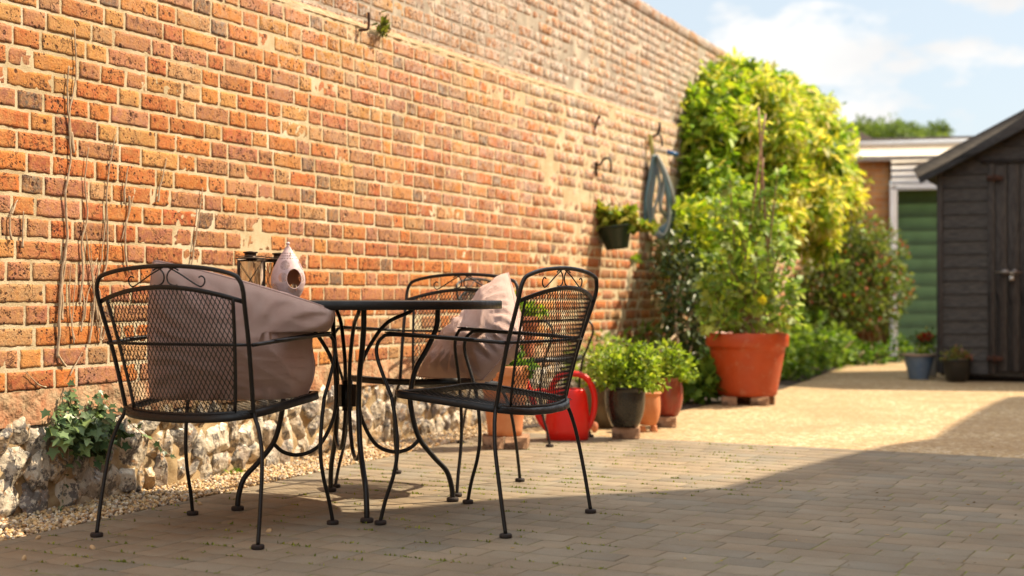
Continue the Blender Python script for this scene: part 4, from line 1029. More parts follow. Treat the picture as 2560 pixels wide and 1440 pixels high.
# pot on the seat of the distant chair
q = np.array(CH4[0])-.03*np.array(CH4[1])
pot('terracotta_pot', 'brown-red terracotta pot standing on the seat of the distant chair', q[0]-.02, q[1], .437, .215, .075, .098, M['terra_old'], .008, .055)
plant_on('potted_seedling', 'bright green bushy plant in the pot on the distant chair', q[0]-.02, q[1], .63, [(-.04, 0, .035, .055), (.05, 0, .03, .06), (.0, .0, .07, .05), (.09, -.02, .04, .045)], LIME, 'oval', (.03, .06), 6500)
# dark glazed pot on its brick
p = ground(1567, 1098); p[1] += .05
halfbrick('worn brown brick under the dark glazed pot', p[0], p[1], R(-8), (.145, .11, .06))
pot('glazed_pot', 'dark speckled glazed pot in front of the herb pots', p[0]-.005, p[1], .062, .215, .070, .108, M['glaze_grey'], .008, .008, bulge=.016, soilz=.012)
plant_on('herb_plant', 'dense bright green mint growing in the dark glazed pot', p[0]-.005, p[1], .265, [(0, 0, .05, .13), (-.08, -.02, .09, .11), (.08, .0, .08, .12), (0, 0, .15, .11), (.13, -.04, .02, .08), (-.10, 0, .15, .08), (.11, 0, .15, .08), (.06, .0, .2, .06)], HERB, 'oval', (.022, .045), 14000)
# small terracotta pot with feet
p = ground(1622, 1080); p[1] += .04
for dx, dy, w_ in ((-.035, -.04, 'left'), (.03, -.02, 'right')):
    mb = MB(); lathe(mb, [(0, 0), (.022, 0), (.024, .008), (.017, .018), (.019, .026), (.016, .034), (0, .034)], 20); o = mb.build('pot_foot', M['terra'], smooth=True); o.location = (p[0]+dx, p[1]+dy, .0005)
    tag(o, w_+' turned clay foot below the small orange pot', 'pot foot', 'clay pot feet')
pot('terracotta_pot', 'small orange terracotta pot squeezed between the glazed pots', p[0], p[1], .036, .185, .045, .066, M['terra'], .007, .012, bulge=.014)
plant_on('succulent', 'tiny plant in the small orange terracotta pot', p[0], p[1], .21, [(0, 0, .01, .04)], HERB, 'oval', (.02, .03), 20000)
# red glazed pot
p = ground(1662, 1070); p[1] += .07
halfbrick('buff brick under the dark red glazed pot', p[0], p[1], R(-5), (.145, .12, .06))
pot('glazed_pot', 'tall dark red glazed pot right of the herbs', p[0]+.03, p[1]+.02, .062, .225, .055, .076, M['glaze_red'], .0, .0, bulge=.02, soilz=.012)
plant_on('herb_plant', 'bright green herb growing in the dark red glazed pot', p[0]+.03, p[1]+.02, .275, [(0, 0, .04, .10), (-.08, 0, .08, .10), (.06, 0, .08, .10), (0, 0, .13, .10), (.08, -.03, .0, .06)], HERB, 'oval', (.022, .045), 14000)
# olive pot behind
p = ground(1512, 1078); p[1] += .22
pot('glazed_pot', 'brown olive glazed pot hidden behind the dark speckled pot', p[0]+.01, p[1], .0, .26, .075, .115, M['olive'], .006, .01, bulge=.02)
plant_on('flowering_plant', 'pale flowering plant in the olive pot behind the watering can', p[0], p[1], .27, [(0, 0, .05, .12), (-.1, 0, .12, .12), (.08, 0, .1, .1)], [(.42, .48, .18), (.30, .40, .08), (.6, .55, .36), (.2, .3, .05)], 'oval', (.02, .045), 12000)
p = ground(1487, 1082); mb = MB(); BV, BF = icosa(2); V = BV*(1+.12*vnoise(BV, 1.5, 3)[:, None])*(.022, .02, .03); mb.add(V, BF); o = mb.build('stone', M['terra_old'], smooth=True); o.location = (p[0], p[1]+.03, .028)
tag(o, 'round reddish stone beside the watering can', 'stone')
# big terracotta planter on bricks
p = ground(1880, 1015); p[1] += .20
for k, (dx, dy, w_) in enumerate(((-.15, -.145, 'left'), (.06, -.15, 'middle'))):
    halfbrick(w_+' buff brick under the front of the big orange planter', p[0]+dx, p[1]+dy, R(-6), (.105 if k == 0 else .13, .11, .06))
halfbrick('rear buff brick under the big orange planter', p[0]-.02, p[1]+.15, R(10), (.2, .1, .06))
halfbrick('right end buff brick under the big orange planter', p[0]+.16, p[1]-.02, R(80), (.2, .06, .06))
pot('planter', 'very large orange terracotta planter with canes and a tall plant', p[0], p[1], .062, .44, .205, .268, M['terra_red'], .020, .095, soilz=.03, th=.012, cat='planter')
BP = p.copy()
tp = thing('tall_plant', 'tall leafy green plant tied to canes in the big orange planter', 'plant', (p[0], p[1], .47))
mb = MB(); stm = MB()
TG = [(.26, .42, .07), (.38, .52, .09), (.17, .29, .05), (.48, .58, .14), (.38, .48, .22)]
for (u, v, r, k) in ((1800, 800, .15, 1), (1850, 790, .17, 1), (1910, 790, .17, 1), (1955, 780, .14, 1), (1780, 740, .15, 1), (1830, 720, .19, 1), (1890, 710, .19, 1), (1950, 700, .16, 1), (1800, 660, .16, 1), (1860, 640, .18, 1), (1920, 640, .18, 1), (1960, 620, .11, 1), (1830, 580, .14, 1), (1880, 570, .15, 1), (1930, 570, .13, 1), (1800, 520, .09, 1), (1850, 510, .09, 1), (1905, 500, .10, 1), (1940, 480, .07, 1), (1825, 465, .06, 1), (1945, 440, .05, 1), (1765, 790, .08, 1), (1760, 700, .07, 1), (1985, 730, .07, 1)):
    Y = BP[1]+rng.uniform(-.16, .16); c = at(u, v, Y)-local(tp)
    blob(mb, c, r*.8, int(2400*r*r)+30, (.035, .08), TG, 'lobed', shell=.1, droop=.25)
    tube(stm, spline([(rng.normal(0, .06), rng.normal(0, .06), -.02), c*np.array((.6, .6, .5)), c+(0, 0, r*.6)], 6), .005, 5)
mb.build('foliage', M['leaf'], tp); stm.build('stem', M['cane'], tp, smooth=True)
c = at(1905, 750, BP[1]-.26)-local(tp); mb = MB(); a_ = np.linspace(0, 2*math.pi, 15)[:-1]
leaves(mb, np.tile(c, (14, 1)), np.column_stack([np.cos(a_), a_*0-.3, np.sin(a_)]), (.035, .045), [(.75, .70, .05)], 'oval', droop=0, jit=.05); mb.build('flower', M['petal'], tp)
for k, (a, b, l_) in enumerate((((1838, 835, -.10), (1914, 285, 0), 'bamboo cane leaning from the left side of the big planter'), ((1932, 835, -.05), (1896, 268, .02), 'bamboo cane leaning from the right side of the big planter'), ((1872, 835, .12), (1908, 395, .03), 'shorter bamboo cane at the back of the big planter'))):
    p0, p1 = at(a[0], a[1], BP[1]+a[2]), at(b[0], b[1], BP[1]+b[2]); mb = MB(); tube(mb, np.linspace(p0, p1, 12)-p0, .0075, 8)
    o = mb.build('bamboo_cane', M['cane'], smooth=True); o.location = p0; tag(o, l_, 'cane', 'canes tied into a wigwam')
# blue and black pots by the shed
p = ground(2307, 950); p[1] += .12
M['blue'] = None
t = NT('blue_ribbed_glaze'); v = t.obj(); t.base(t.mix(t.ramp(t.noise(v, 9, 4), (.4, 0), (.6, 1)), (.10, .16, .26), (.17, .22, .30)), .3); M['blue'] = t.m
tt = thing('blue_pot', 'blue ribbed glazed pot with pale rim beside the dark shed', 'plant pot', (p[0], p[1], 0))
H = .235; prof = [(.085, 0)]
for i in range(60): q = i/59; prof.append((.088+.052*q+.0022*math.sin(q*2*math.pi*11), .004+q*(H-.02)))
mb = MB(); lathe(mb, prof, 48); mb.build('vessel', M['blue'], tt, smooth=True)
mb = MB(); lathe(mb, [(.135, H-.022), (.152, H-.02), (.154, H-.002), (.150, H), (.132, H), (.130, H-.03)], 48); mb.build('rim', simple('unglazed_rim', (.42, .30, .22), (.34, .24, .17), 20, .7), tt, smooth=True)
mb = MB(); lathe(mb, [(.128, H-.02), (0, H-.012)], 24); mb.build('soil', M['soil'], tt)
plant_on('seedling', 'small green plant in the blue ribbed pot', p[0]+.01, p[1], H, [(0, 0, .0, .05), (.08, .02, .03, .05)], LIME, 'oval', (.03, .05), 9000)
p2 = (p[0]+.20, p[1]+.42)
pot('white_pot', 'white pot half hidden behind the blue ribbed pot', p2[0], p2[1], 0, .28, .08, .11, simple('white_glaze', (.6, .58, .55), rough=.35), .004, .01)
f_ = plant_on('geranium', 'red flowering geranium behind the blue ribbed pot', p2[0], p2[1], .30, [(0, 0, .05, .10), (-.08, 0, .04, .08)], GREEN+[(.4, .42, .2)], 'oval', (.03, .06), 6000)
mb = MB()
for c in ((-.07, -.08, .08), (-.02, -.1, .08)): blob(mb, c, .034, 50, (.02, .035), [(.40, .015, .015), (.5, .03, .02)], 'oval')
mb.build('flowers', M['petal'], f_)
p = ground(2403, 957); p[1] += .12
pot('black_pot', 'round black pot of low plants in front of the dark shed', p[0], p[1], 0, .20, .075, .125, simple('black_glaze', (.018, .016, .014), rough=.28), .004, .01, bulge=.015)
pl = plant_on('heather', 'low yellow-green plant with pink tips in the black pot', p[0], p[1], .20, [(-.06, 0, .02, .06), (.0, 0, .04, .06), (.06, 0, .02, .06)], [(.30, .32, .08), (.20, .26, .06), (.40, .24, .16)], 'narrow', (.03, .07), 16000)
mb = MB(); blob(mb, (.105, -.03, .03), .018, 20, (.02, .03), [(.6, .12, .1)], 'oval'); mb.build('flowers', M['petal'], pl)

# ------------------------------------------------------------------ watering can
p = ground(1420, 1103); p[1] += .09
t = NT('red_plastic'); v = t.obj(); c = t.mix(t.ramp(t.noise(v, 22, 6, .75), (.60, 0), (.72, .35)), (.72, .012, .006), (.45, .10, .06)); t.base(c, t.ramp(t.noise(v, 15, 4), (.4, .28), (.6, .45))); M['red'] = t.m
wc = thing('watering_can', 'bright red plastic watering can standing by the pots', 'watering can', (p[0], p[1], 0), R(0))
n = 48; a = np.arange(n)/n*2*math.pi
mb = MB(); lev = [(0, .92), (.004, 1.0), (.05, 1.03), (.12, 1.03), (.18, .99), (.235, .92), (.262, .84), (.27, .80), (.266, .74)]
V = []
for z, k in lev:
    ex = .75; V.append(np.column_stack([np.sign(np.cos(a))*np.abs(np.cos(a))**ex*.112*k, np.sign(np.sin(a))*np.abs(np.sin(a))**ex*.080*k, np.full(n, z)]))
V = np.vstack(V); i = np.arange(len(lev)-1)[:, None]; j = np.arange(n)[None]
mb.add(V, [np.stack([i*n+j, i*n+(j+1) % n, (i+1)*n+(j+1) % n, (i+1)*n+j], -1).reshape(-1, 4), np.arange(n)[::-1][None]])
mb.build('body', M['red'], wc, smooth=True)
mb = MB(); tube(mb, spline([(-.085, 0, .262), (-.06, 0, .318), (-.005, 0, .345), (.07, 0, .342), (.118, 0, .305), (.142, 0, .235), (.142, 0, .16), (.122, 0, .09), (.100, 0, .05)], 8), .0165, 14); mb.build('handle', M['red'], wc, smooth=True)
mb = MB(); tube(mb, spline([(-.09, 0, .045), (-.14, 0, .10), (-.175, 0, .18), (-.20, 0, .265), (-.215, 0, .285)], 7), np.linspace(.022, .012, 29), 12); sp = mb.build('spout', M['red'], wc, smooth=True)
mb = MB(); P = np.array([(-.207, 0, .275), (-.222, 0, .297), (-.232, 0, .31), (-.236, 0, .316)]); tube(mb, P, np.array([.013, .022, .030, .030]), 20); mb.build('rose', M['red'], sp, smooth=False)
mb = MB(); tube(mb, spline([(-.09, 0, .25), (-.14, 0, .262), (-.195, 0, .25)], 5), .009, 8); mb.build('brace', M['red'], wc, smooth=True)

# ------------------------------------------------------------------ hanging basket
s_, zt = wall_uv(1489, 412); SB = s_
hb = thing('hanging_basket_bracket', 'black scrolled iron bracket on the wall above the green hanging pot', 'bracket', wall(s_, zt, 0))
L0 = local(hb)
mb = MB(); tube(mb, spline([wall(s_, zt-.04, .0)-L0, wall(s_, zt+.0, .012)-L0, wall(s_, zt+.0, .035)-L0, wall(s_, zt+.03, .055)-L0, wall(s_, zt+.045, .085)-L0, wall(s_, zt+.03, .110)-L0, wall(s_, zt-.02, .118)-L0, wall(s_, zt-.06, .112)-L0], 6), .0075, 8); mb.build('arm', BM, hb, smooth=True)
mb = MB(); box(mb, wall(s_, zt-.03, .006)-L0, (.03, .008, .10), ax=(D, N, UP), bev=.002); mb.build('wall_plate', M['rust'], hb)
PC = wall(s_+.11, 0, .125); zt2, zb2 = 1.262, 1.095
hp = thing('hanging_pot', 'dark green plastic hanging pot with trailing plant on the brick wall', 'plant pot', (PC[0], PC[1], zb2)); hp.rotation_euler = (R(0), R(-7), 0)
M['dkgreen'] = simple('dark_green_plastic', (.008, .022, .012), (.012, .03, .016), 8, .35)
mb = MB(); lathe(mb, potwall(zt2-zb2, .078, .122, .004, .012), 48); mb.build('vessel', M['dkgreen'], hp, smooth=True)
mb = MB(); lathe(mb, [(.112, .145), (0, .15)], 24); mb.build('soil', M['soil'], hp)
mb = MB(); top = wall(s_+.02, zt-.06, .112)-local(hp)
for a in (0.3, 2.4, 4.5): tube(mb, [(.12*math.cos(a), .12*math.sin(a), .165), tuple(top)], .0016, 5)
mb.build('hanger', BM, hp)
hl = plant_on('trailing_plant', 'yellow-green trailing plant in the green hanging pot', PC[0], PC[1], zt2-.02, [(-.08, 0, .08, .08), (0, 0, .1, .09), (.09, 0, .04, .08), (.16, 0, -.0, .06), (.22, 0, -.03, .045), (-.02, 0, .02, .07), (-.13, 0, .13, .04), (.08, -.02, .1, .05)], [(.28, .38, .05), (.42, .44, .06), (.16, .26, .03), (.55, .48, .10)], 'ivy', (.04, .085), 3600)

# ------------------------------------------------------------------ hose
s_, zh = wall_uv(1622, 345)
hk = thing('hose_hook', 'black iron wall hook holding the coiled garden hose', 'hook', wall(s_, zh, 0)); L0 = local(hk)
mb = MB(); tube(mb, spline([wall(s_, zh-.06, .0)-L0, wall(s_, zh-.0, .02)-L0, wall(s_, zh+.02, .06)-L0, wall(s_, zh+.05, .085)-L0, wall(s_, zh+.12, .09)-L0], 6), .010, 8)
tube(mb, spline([wall(s_, zh+.03, .07)-L0, wall(s_, zh+.01, .10)-L0, wall(s_, zh-.07, .11)-L0], 5), .008, 8); mb.build('arm', BM, hk, smooth=True)
hs = thing('garden_hose', 'coiled grey-blue garden hose hanging on the brick wall', 'hose', wall(s_, .9, .1)); L0 = local(hs)
hm = NT('hose_grey_blue'); hm.base(hm.col(), .42); M['hose'] = hm.m
tops = at(1640, 378, 0.985*wall(s_, 0, 0)[1]); Yh = wall(s_, 0, .15)[1]
for k in range(16):
    uc = 1646+rng.uniform(-6, 6); wd = rng.uniform(22, 38); vb = 596-rng.uniform(0, 34)-(k == 3)*10
    yy = [Yh+rng.uniform(-.06, .06) for _ in range(3)]
    tw = rng.uniform(-10, 10)
    uv = [(1634+rng.uniform(-3, 3), 388, yy[0]), (uc-wd*.55, 430, yy[1]), (uc-wd*.98, 500, yy[1]-.02), (uc-wd*.8+tw, 555, yy[1]), (uc-wd*.2+tw, vb-4, yy[2]), (uc+wd*.35+tw, vb-2, yy[2]), (uc+wd*.98, 550, yy[2]+.02), (uc+wd*.9, 490, yy[0]), (uc+wd*.45-tw*.5, 430, yy[0]), (1640+rng.uniform(-3, 3), 388, yy[0]+.02)]
    if k in (2, 5): uv = [uv[0], uv[8], (uc+wd*.3, 470, yy[1]), (uc+wd*.1, 520, yy[1]-.04), uv[6], (uc+wd*.6, vb-14, yy[2]), uv[4], (uc-wd*.6, 540, yy[1]), (uc+wd*.0, 470, yy[0]), uv[9]]
    mb = MB(); tube(mb, spline([at(*q)-L0 for q in uv], 8), 0.0112, 8, closed=False, col=random.choice([(.20, .27, .30), (.34, .38, .37), (.52, .50, .44), (.14, .25, .30), (.42, .42, .38), (.10, .14, .17)])); mb.build('coil', M['hose'], hs, smooth=True)
mb = MB(); tube(mb, spline([at(1636, 385, Yh)-L0, at(1640, 376, Yh)-L0, at(1655, 376, Yh)-L0, at(1672, 380, Yh)-L0], 6), .0085, 8, col=(.5, .45, .36)); mb.build('hose_end', M['hose'], hs, smooth=True)
mb = MB(); tube(mb, [at(1668, 379, Yh)-L0, at(1694, 387, Yh)-L0], .016, 12); mb.build('connector', simple('blue_plastic', (.015, .12, .32), rough=.4), hs)
mb = MB(); tube(mb, spline([at(1625, 336, Yh)-L0, at(1628, 360, Yh)-L0, at(1632, 392, Yh)-L0], 5), .016, 8); mb.build('tie', simple('straw_tie', (.45, .42, .12), rough=.8), hs)
mb = MB(); tube(mb, spline([at(1690, 560, Yh)-L0, at(1694, 590, Yh)-L0, at(1690, 605, Yh)-L0], 5), .008, 8, col=(.4, .42, .4)); box(mb, at(1686, 608, Yh)-L0, (.04, .03, .03), 0, .004, col=(.5, .5, .48)); mb.build('tap', M['hose'], hs, smooth=False)

# ------------------------------------------------------------------ shed
def boards(c):
    t = NT('black_stained_timber'); v = t.obj()
    mp = t.n('ShaderNodeMapping', {'Vector': v, 'Scale': c}); g = t.noise(mp.outputs[0], 12, 6, .65)
    cc = t.mix(t.ramp(g, (.35, 0), (.68, 1)), (.028, .024, .021), (.092, .080, .070))
    t.base(cc, t.ramp(g, (.3, .55), (.7, .8)), spec=.22); t.bump(g, .003); return t.m
M['boardh'] = boards((1, 1, 9)); M['boardv'] = boards((9, 9, 1))
YS = 12.75; sx0 = at(2350, 900, YS)[0]; SW = 1.95; sx1 = sx0+SW; AP = (sx0+sx1)/2; EV = 1.93; RH = .50; SD = 2.2
shd = thing('garden_shed', 'black stained timber garden shed with apex roof at right', 'shed', (sx0, YS, 0), -TH); O = local(shd)
def slope_z(x): return EV+RH*(1-abs(x-AP)/(SW/2))
mb = MB(); bh = .118; z = .07
def lx(u): t = (u-1280)/F; return (t*YS-sx0)/(math.cos(TH)+t*math.sin(TH))
dx0, dx1 = sx0+.47, sx0+1.30; dtop = 1.93
while z < EV+RH-.03:
    z1 = z+bh
    # board clipped by the gable slope
    x0 = sx0+.005; x1 = sx1-.005
    if z1 > EV: q = (z1-EV)/RH*SW/2; x0 += q; x1 -= q
    if x1-x0 > .05:
        segs = [(x0, x1)] if z > dtop-.03 else [(x0, dx0), (dx1, x1)]
        for a, b in segs:
            if b-a < .02: continue
            y0, y1 = .0, -.012
            V = [(a-sx0, y0, z), (b-sx0, y0, z), (b-sx0, y0-.014, z), (a-sx0, y0-.014, z), (a-sx0, y0-.012, z1-.016), (b-sx0, y0-.012, z1-.016), (b-sx0, y0-.003, z1-.004), (a-sx0, y0-.003, z1-.004)]
            mb.add(V, [(0, 1, 2, 3)[::-1], (3, 2, 5, 4), (4, 5, 6, 7)])
    z = z1
for sgn, xx in ((-1, sx0), (1, sx1)):
    z = .07
    while z < EV-.02:
        X = xx-sx0; V = [(X, 0, z), (X, SD, z), (X+sgn*.014, SD, z), (X+sgn*.014, 0, z), (X+sgn*.012, 0, z+bh-.016), (X+sgn*.012, SD, z+bh-.016), (X+sgn*.003, SD, z+bh-.004), (X+sgn*.003, 0, z+bh-.004)]
        mb.add(V, [(0, 1, 2, 3), (3, 2, 5, 4), (4, 5, 6, 7)]); z += bh
# inner carcass
V = [(0.002, .002, .05), (SW-.002, .002, .05), (SW-.002, .002, EV), (SW/2, .002, EV+RH), (.002, .002, EV)]; V2 = [(a, SD, c) for a, b, c in V]
mb.add(V+V2, [(0, 1, 2, 3, 4), (9, 8, 7, 6, 5), (0, 4, 9, 5), (1, 6, 7, 2)]); mb.build('cladding', M['boardh'], shd)
mb = MB()
for X in (0, SW): box(mb, (X, -.012, EV/2+.035), (.05, .045, EV-.07), 0, .004)
box(mb, (dx0-sx0-.03, -.018, (dtop+.07)/2), (.06, .022, dtop-.07), 0, .003); box(mb, (dx1-sx0+.03, -.018, (dtop+.07)/2), (.06, .022, dtop-.07), 0, .003)
box(mb, ((dx0+dx1)/2-sx0, -.022, dtop+.03), (dx1-dx0+.24, .03, .06), 0, .003); mb.build('trim', M['boardv'], shd)
mb = MB(); nb = 8; wv = (dx1-dx0)/nb
for i in range(nb): box(mb, (dx0-sx0+wv*(i+.5), -.012, (dtop+.09)/2), (wv-.006, .02, dtop-.10), 0, .003)
dr = mb.build('door', M['boardv'], shd)
mb = MB(); 
for hz in (1.80, .21): box(mb, (dx0-sx0-.0, -.036, hz), (.14, .010, .045), 0, .003); tube(mb, [(dx0-sx0-.005, -.045, hz-.035), (dx0-sx0-.005, -.045, hz+.035)], .010, 8)
mb.build('hinges', M['rust'], dr)
mb = MB(); bx_ = lx(2520); bz = at(2520, 682, YS)[2]; tube(mb, [(bx_-.11, -.045, bz), (bx_+.12, -.045, bz)], .007, 8); box(mb, (bx_-.02, -.034, bz), (.05, .014, .05), 0, .002); box(mb, (bx_+.06, -.034, bz), (.03, .014, .05), 0, .002); mb.build('bolt', simple('zinc', (.25, .22, .2), rough=.4, metal=.8), dr)
mb = MB(); px = lx(2531); box(mb, (px, -.062, bz-.055), (.036, .016, .036), 0, .005); tube(mb, spline([(px-.011, -.062, bz-.04), (px-.011, -.062, bz-.012), (px, -.062, bz-.002), (px+.011, -.062, bz-.012), (px+.011, -.062, bz-.04)], 4), .0035, 7); mb.build('padlock', simple('brass_steel', (.6, .58, .52), rough=.3, metal=.9), dr)
# roof
ang = math.atan2(RH, SW/2); ov = .19
for sgn, nm in ((-1, 'l'), (1, 'r')):
    ax = np.array([(math.cos(ang)*1, 0, math.sin(ang)*(-sgn)), (0, 1, 0), (math.sin(ang)*sgn, 0, math.cos(ang))])
    Lr = (SW/2+ov)/math.cos(ang); cx = SW/2+sgn*(SW/2+ov)/2; cz = EV+RH-(SW/2+ov)/2*math.tan(ang)
    mb = MB(); box(mb, np.array((cx, SD/2, cz))+ax[2]*.035, (Lr, SD+.16, .022), ax=ax); 
    mb.build('roof', M['boardh'] if False else simple('roof_felt', (.03, .03, .03), (.05, .05, .05), 80, .9, bump=.001, bs=300), shd)
    mb = MB(); box(mb, np.array((cx, -.095, cz))+ax[2]*.002, (Lr, .022, .15), ax=ax, bev=.002); mb.build('bargeboard', M['boardh'], shd)
mb = MB(); box(mb, (SW/2, SD/2, .03), (SW-.1, SD-.1, .05), 0, .002); mb.build('bearer', M['boardh'], shd)

# ------------------------------------------------------------------ garage at the far end
YG = 18.2
def small_brick(nm, a, b, mor, sc_=1.0):
    t = NT(nm); v = t.obj(); mp = t.n('ShaderNodeMapping', {'Vector': v, 'Rotation': (R(90), 0, 0)})
    br = t.n('ShaderNodeTexBrick', {'Vector': mp.outputs[0], 'Color1': (*a, 1), 'Color2': (*b, 1), 'Mortar': (*mor, 1), 'Scale': 1.0, 'Mortar Size': .006, 'Brick Width': .225, 'Row Height': .075, 'Bias': 0.0})
    c = t.mix(t.ramp(t.noise(v, 9, 4), (.4, .5), (.6, 0)), br.outputs[0], tuple(np.array(a)*.7)); t.base(c, .9); t.bump(br.outputs['Fac'], -.006); return t.m
M['gbrick'] = small_brick('garage_brick', (.60, .30, .11), (.46, .17, .055), (.46, .34, .22))
M['pbrick'] = small_brick('pink_brick', (.34, .19, .14), (.28, .15, .11), (.36, .28, .22))
M['white'] = simple('white_painted_timber', (.88, .86, .83), (.80, .77, .73), 8, .6)
gx = lambda u: at(u, 0, YG)[0]; gz = lambda v: at(0, v, YG)[2]
gar = thing('garage', 'flat-roofed brick garage with white boards and green door at the far end', 'garage', (gx(2140), YG, 0), -R(14)); O = local(gar); WG = 4.0; GX0 = gx(2140)
def gx(u, c=math.cos(R(14)), s_=math.sin(R(14))): t = (u-1280)/F; return GX0+(t*YG-GX0)/(c+t*s_)
mb = MB(); zt_ = gz(400); xb = gx(2224)-O[0]
box(mb, (xb/2, .12, zt_/2), (xb, .24, zt_)); box(mb, (xb+.0+2.9, .12, zt_/2), (.5, .24, zt_)); box(mb, (.12, 3, zt_/2), (.24, 5.5, zt_)); box(mb, (WG/2+.1, 5.8, zt_/2), (WG-.1, .2, zt_)); box(mb, (xb+3.05, 3, zt_/2), (.24, 5.5, zt_-.01))
mb.build('wall', M['gbrick'], gar)
mb = MB(); zf0, zf1 = gz(405), gz(373)
box(mb, (WG/2-.0, -.10, (zf0+zf1)/2), (WG+.1, .03, zf1-zf0), 0, .004)
box(mb, (WG/2, .02, (gz(373)+zt_)/2+.02), (WG, .2, .14)); mb.build('fascia', M['white'], gar)
mb = MB(); P = np.array([(-.08, -.15, 0), (WG+.1, -.15, 0)])+(0, 0, gz(366)); tube(mb, P, .045, 12); mb.build('gutter', M['white'], gar, smooth=True)
mb = MB(); box(mb, (WG/2-.02, 2.98, gz(355)), (WG+.3, 6.1, .07), 0, .01); mb.build('roof', simple('felt_roof', (.06, .05, .045), rough=.95), gar)
mb = MB(); z0, z1 = gz(466), gz(403); nbd = 4
for i in range(nbd): hh = (z1-z0)/nbd; box(mb, (xb+1.33, -.05, z0+hh*(i+.5)), (2.62, .03, hh-.0015), 0, .0015)
mb.build('boarding', M['white'], gar)
mb = MB(); fw = gx(2243)-gx(2224); box(mb, (xb+fw/2+.002, -.03, (gz(464))/2), (fw, .12, gz(464)), 0, .004); box(mb, (xb+1.33, -.032, (gz(466)+gz(478))/2), (2.62-.0, .116, gz(466)-gz(478)), 0, .004); mb.build('door_frame', M['white'], gar)
t = NT('green_painted_door'); v = t.obj(); t.base(t.mix(t.ramp(t.noise(v, 5, 5), (.4, 0), (.65, 1)), (.11, .20, .065), (.09, .165, .05)), .5); M['gdoor'] = t.m
mb = MB(); zd = gz(479); nbd = 12
for i in range(nbd): hh = zd/nbd; box(mb, (xb+fw+1.2, .05, .01+hh*(i+.5)), (2.4, .04, hh-.004), 0, .002)
box(mb, (xb+fw+1.2, .075, zd/2), (2.4, .02, zd)); mb.build('door', M['gdoor'], gar)
# house beyond
hs2 = thing('house_beyond', 'pinkish brick house with tiled roof behind the climber and garage', 'house', (at(2060, 0, 23)[0], 23, 0)); 
mb = MB(); HW = at(2182, 0, 23)[0]-at(2060, 0, 23)[0]+1.2; zt3 = 3.1; xw = at(2147, 0, 23)[0]-local(hs2)[0]; zt3 = 3.36; box(mb, ((xw-3)/2, 3, zt3/2), (xw+3, 6, zt3)); mb.build('wall', M['pbrick'], hs2)
mb = MB(); xr = at(2200, 0, 22.7)[0]-local(hs2)[0]; ze = at(0, 352, 22.7)[2]-.02; xa = at(2080, 0, 22.7)[0]-local(hs2)[0]; za = at(0, 284, 22.7)[2]
V = [(xr, -.3, ze), (xa-.3, -.3, za+.12), (xa-4, -.3, ze), (xr, 6.5, ze), (xa-.3, 6.5, za+.12), (xa-4, 6.5, ze)]
mb.add(V, [(0, 1, 2)[::-1], (3, 4, 5), (0, 3, 4, 1), (1, 4, 5, 2), (0, 2, 5, 3)]); mb.build('roof', simple('clay_tiles', (.38, .27, .21), (.28, .19, .15), 30, .9, bump=.01, bs=20), hs2)
mb = MB(); box(mb, (-.2, 3, 4.0), (.5, .5, .7), 0, .01); mb.build('chimney', M['pbrick'], hs2)
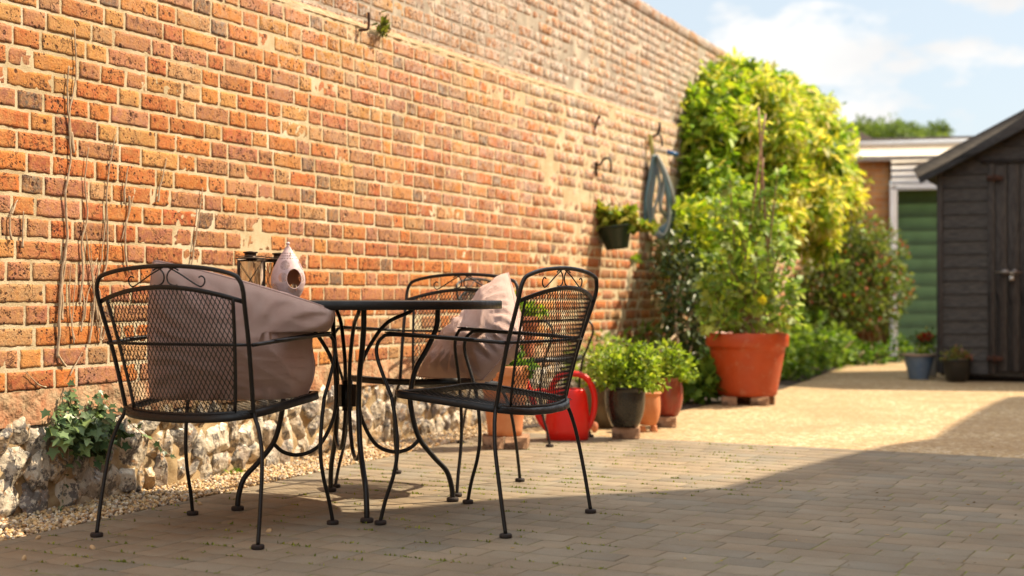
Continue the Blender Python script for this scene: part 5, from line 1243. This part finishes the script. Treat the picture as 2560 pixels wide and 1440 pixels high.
# distant trees
def tree(label, u, vtop, Y, r, seed):
    c = at(u, vtop, Y); t = thing('tree', label, 'tree', (c[0], Y, 0), group='trees beyond the garage'); top = c[2]
    mb = MB(); tube(mb, spline([(0, 0, 0), (.1, 0, top*.35), (0, 0, top*.7), (.1, 0, top*.9)], 8), np.linspace(.3, .06, 25), 9)
    for k in range(9):
        a = rng.uniform(0, 6.28); rr = r*rng.uniform(.5, .95); z0 = top*rng.uniform(.3, .6)
        tube(mb, spline([(.05, 0, z0), (rr*.5*math.cos(a), rr*.5*math.sin(a), z0+.6), (rr*math.cos(a), rr*math.sin(a), min(top-.5, z0+1.6))], 5), np.linspace(.1, .02, 11), 6)
    mb.build('trunk', M['stem'], t, smooth=True); mb = MB()
    for k in range(22):
        a = rng.uniform(0, 6.28); rr = r*rng.uniform(0, .8); rb = r*rng.uniform(.2, .36); zc = top-rb-rng.uniform(0, .9)*(.15+rr/r)
        blob(mb, (rr*math.cos(a), rr*math.sin(a), zc), rb, 620, (.10, .22), [(.11, .17, .04), (.15, .22, .05), (.19, .26, .07)], 'oval', shell=.3)
    mb.build('crown', M['leaf'], t)
tree('rounded green tree rising over the garage roof', 2190, 306, 44, 2.2, 1)
tree('smaller green tree right of the rounded one over the garage roof', 2262, 316, 47, 1.7, 2)

# ------------------------------------------------------------------ the neighbouring house whose shade falls over the patio (out of frame, right)
HH = 7.0; shf = np.array((-LD.x, -LD.y))/(-LD.z)*HH
bd = [(-320, 1366), (-50, 1368), (400, 1338), (740, 1292), (1021, 1268), (1209, 1250), (1540, 1237), (1767, 1229), (1951, 1178), (2136, 1132), (2209, 1114), (2329, 1097), (2366, 1072), (2412, 1044), (2470, 1012), (2520, 992)]
pts = [ground(*q)[:2]+shf for q in bd]
pts = [pts[0]+np.array((-.1, -.6))]+pts
pts = pts+[pts[-1]+np.array((3.5, 1.0)), (18, -6), (pts[0][0]-.3, -6)]
pts = np.array([tuple(q) for q in pts]); k = len(pts)
hn = thing('neighbouring_house', 'tall brick house standing right of the patio outside the picture', 'house', (0, 0, 0))
mb = MB(); q = pts.mean(0); inn = q+(pts-q)*.985
mb.add(np.vstack([np.column_stack([inn, np.zeros(k)]), np.column_stack([inn, np.full(k, HH-.05)])]), [tuple((i, (i+1) % k, k+(i+1) % k, k+i)) for i in range(k)]); mb.build('wall', M['gbrick'], hn)
mb = MB(); mb.add(np.vstack([np.column_stack([pts, np.full(k, HH-.12)]), np.column_stack([pts, np.full(k, HH)])]), [tuple((i, (i+1) % k, k+(i+1) % k, k+i)) for i in range(k)]+[tuple(range(k, 2*k)), tuple(range(k))[::-1]]); mb.build('roof', simple('lead_roof', (.12, .12, .125), rough=.6), hn)
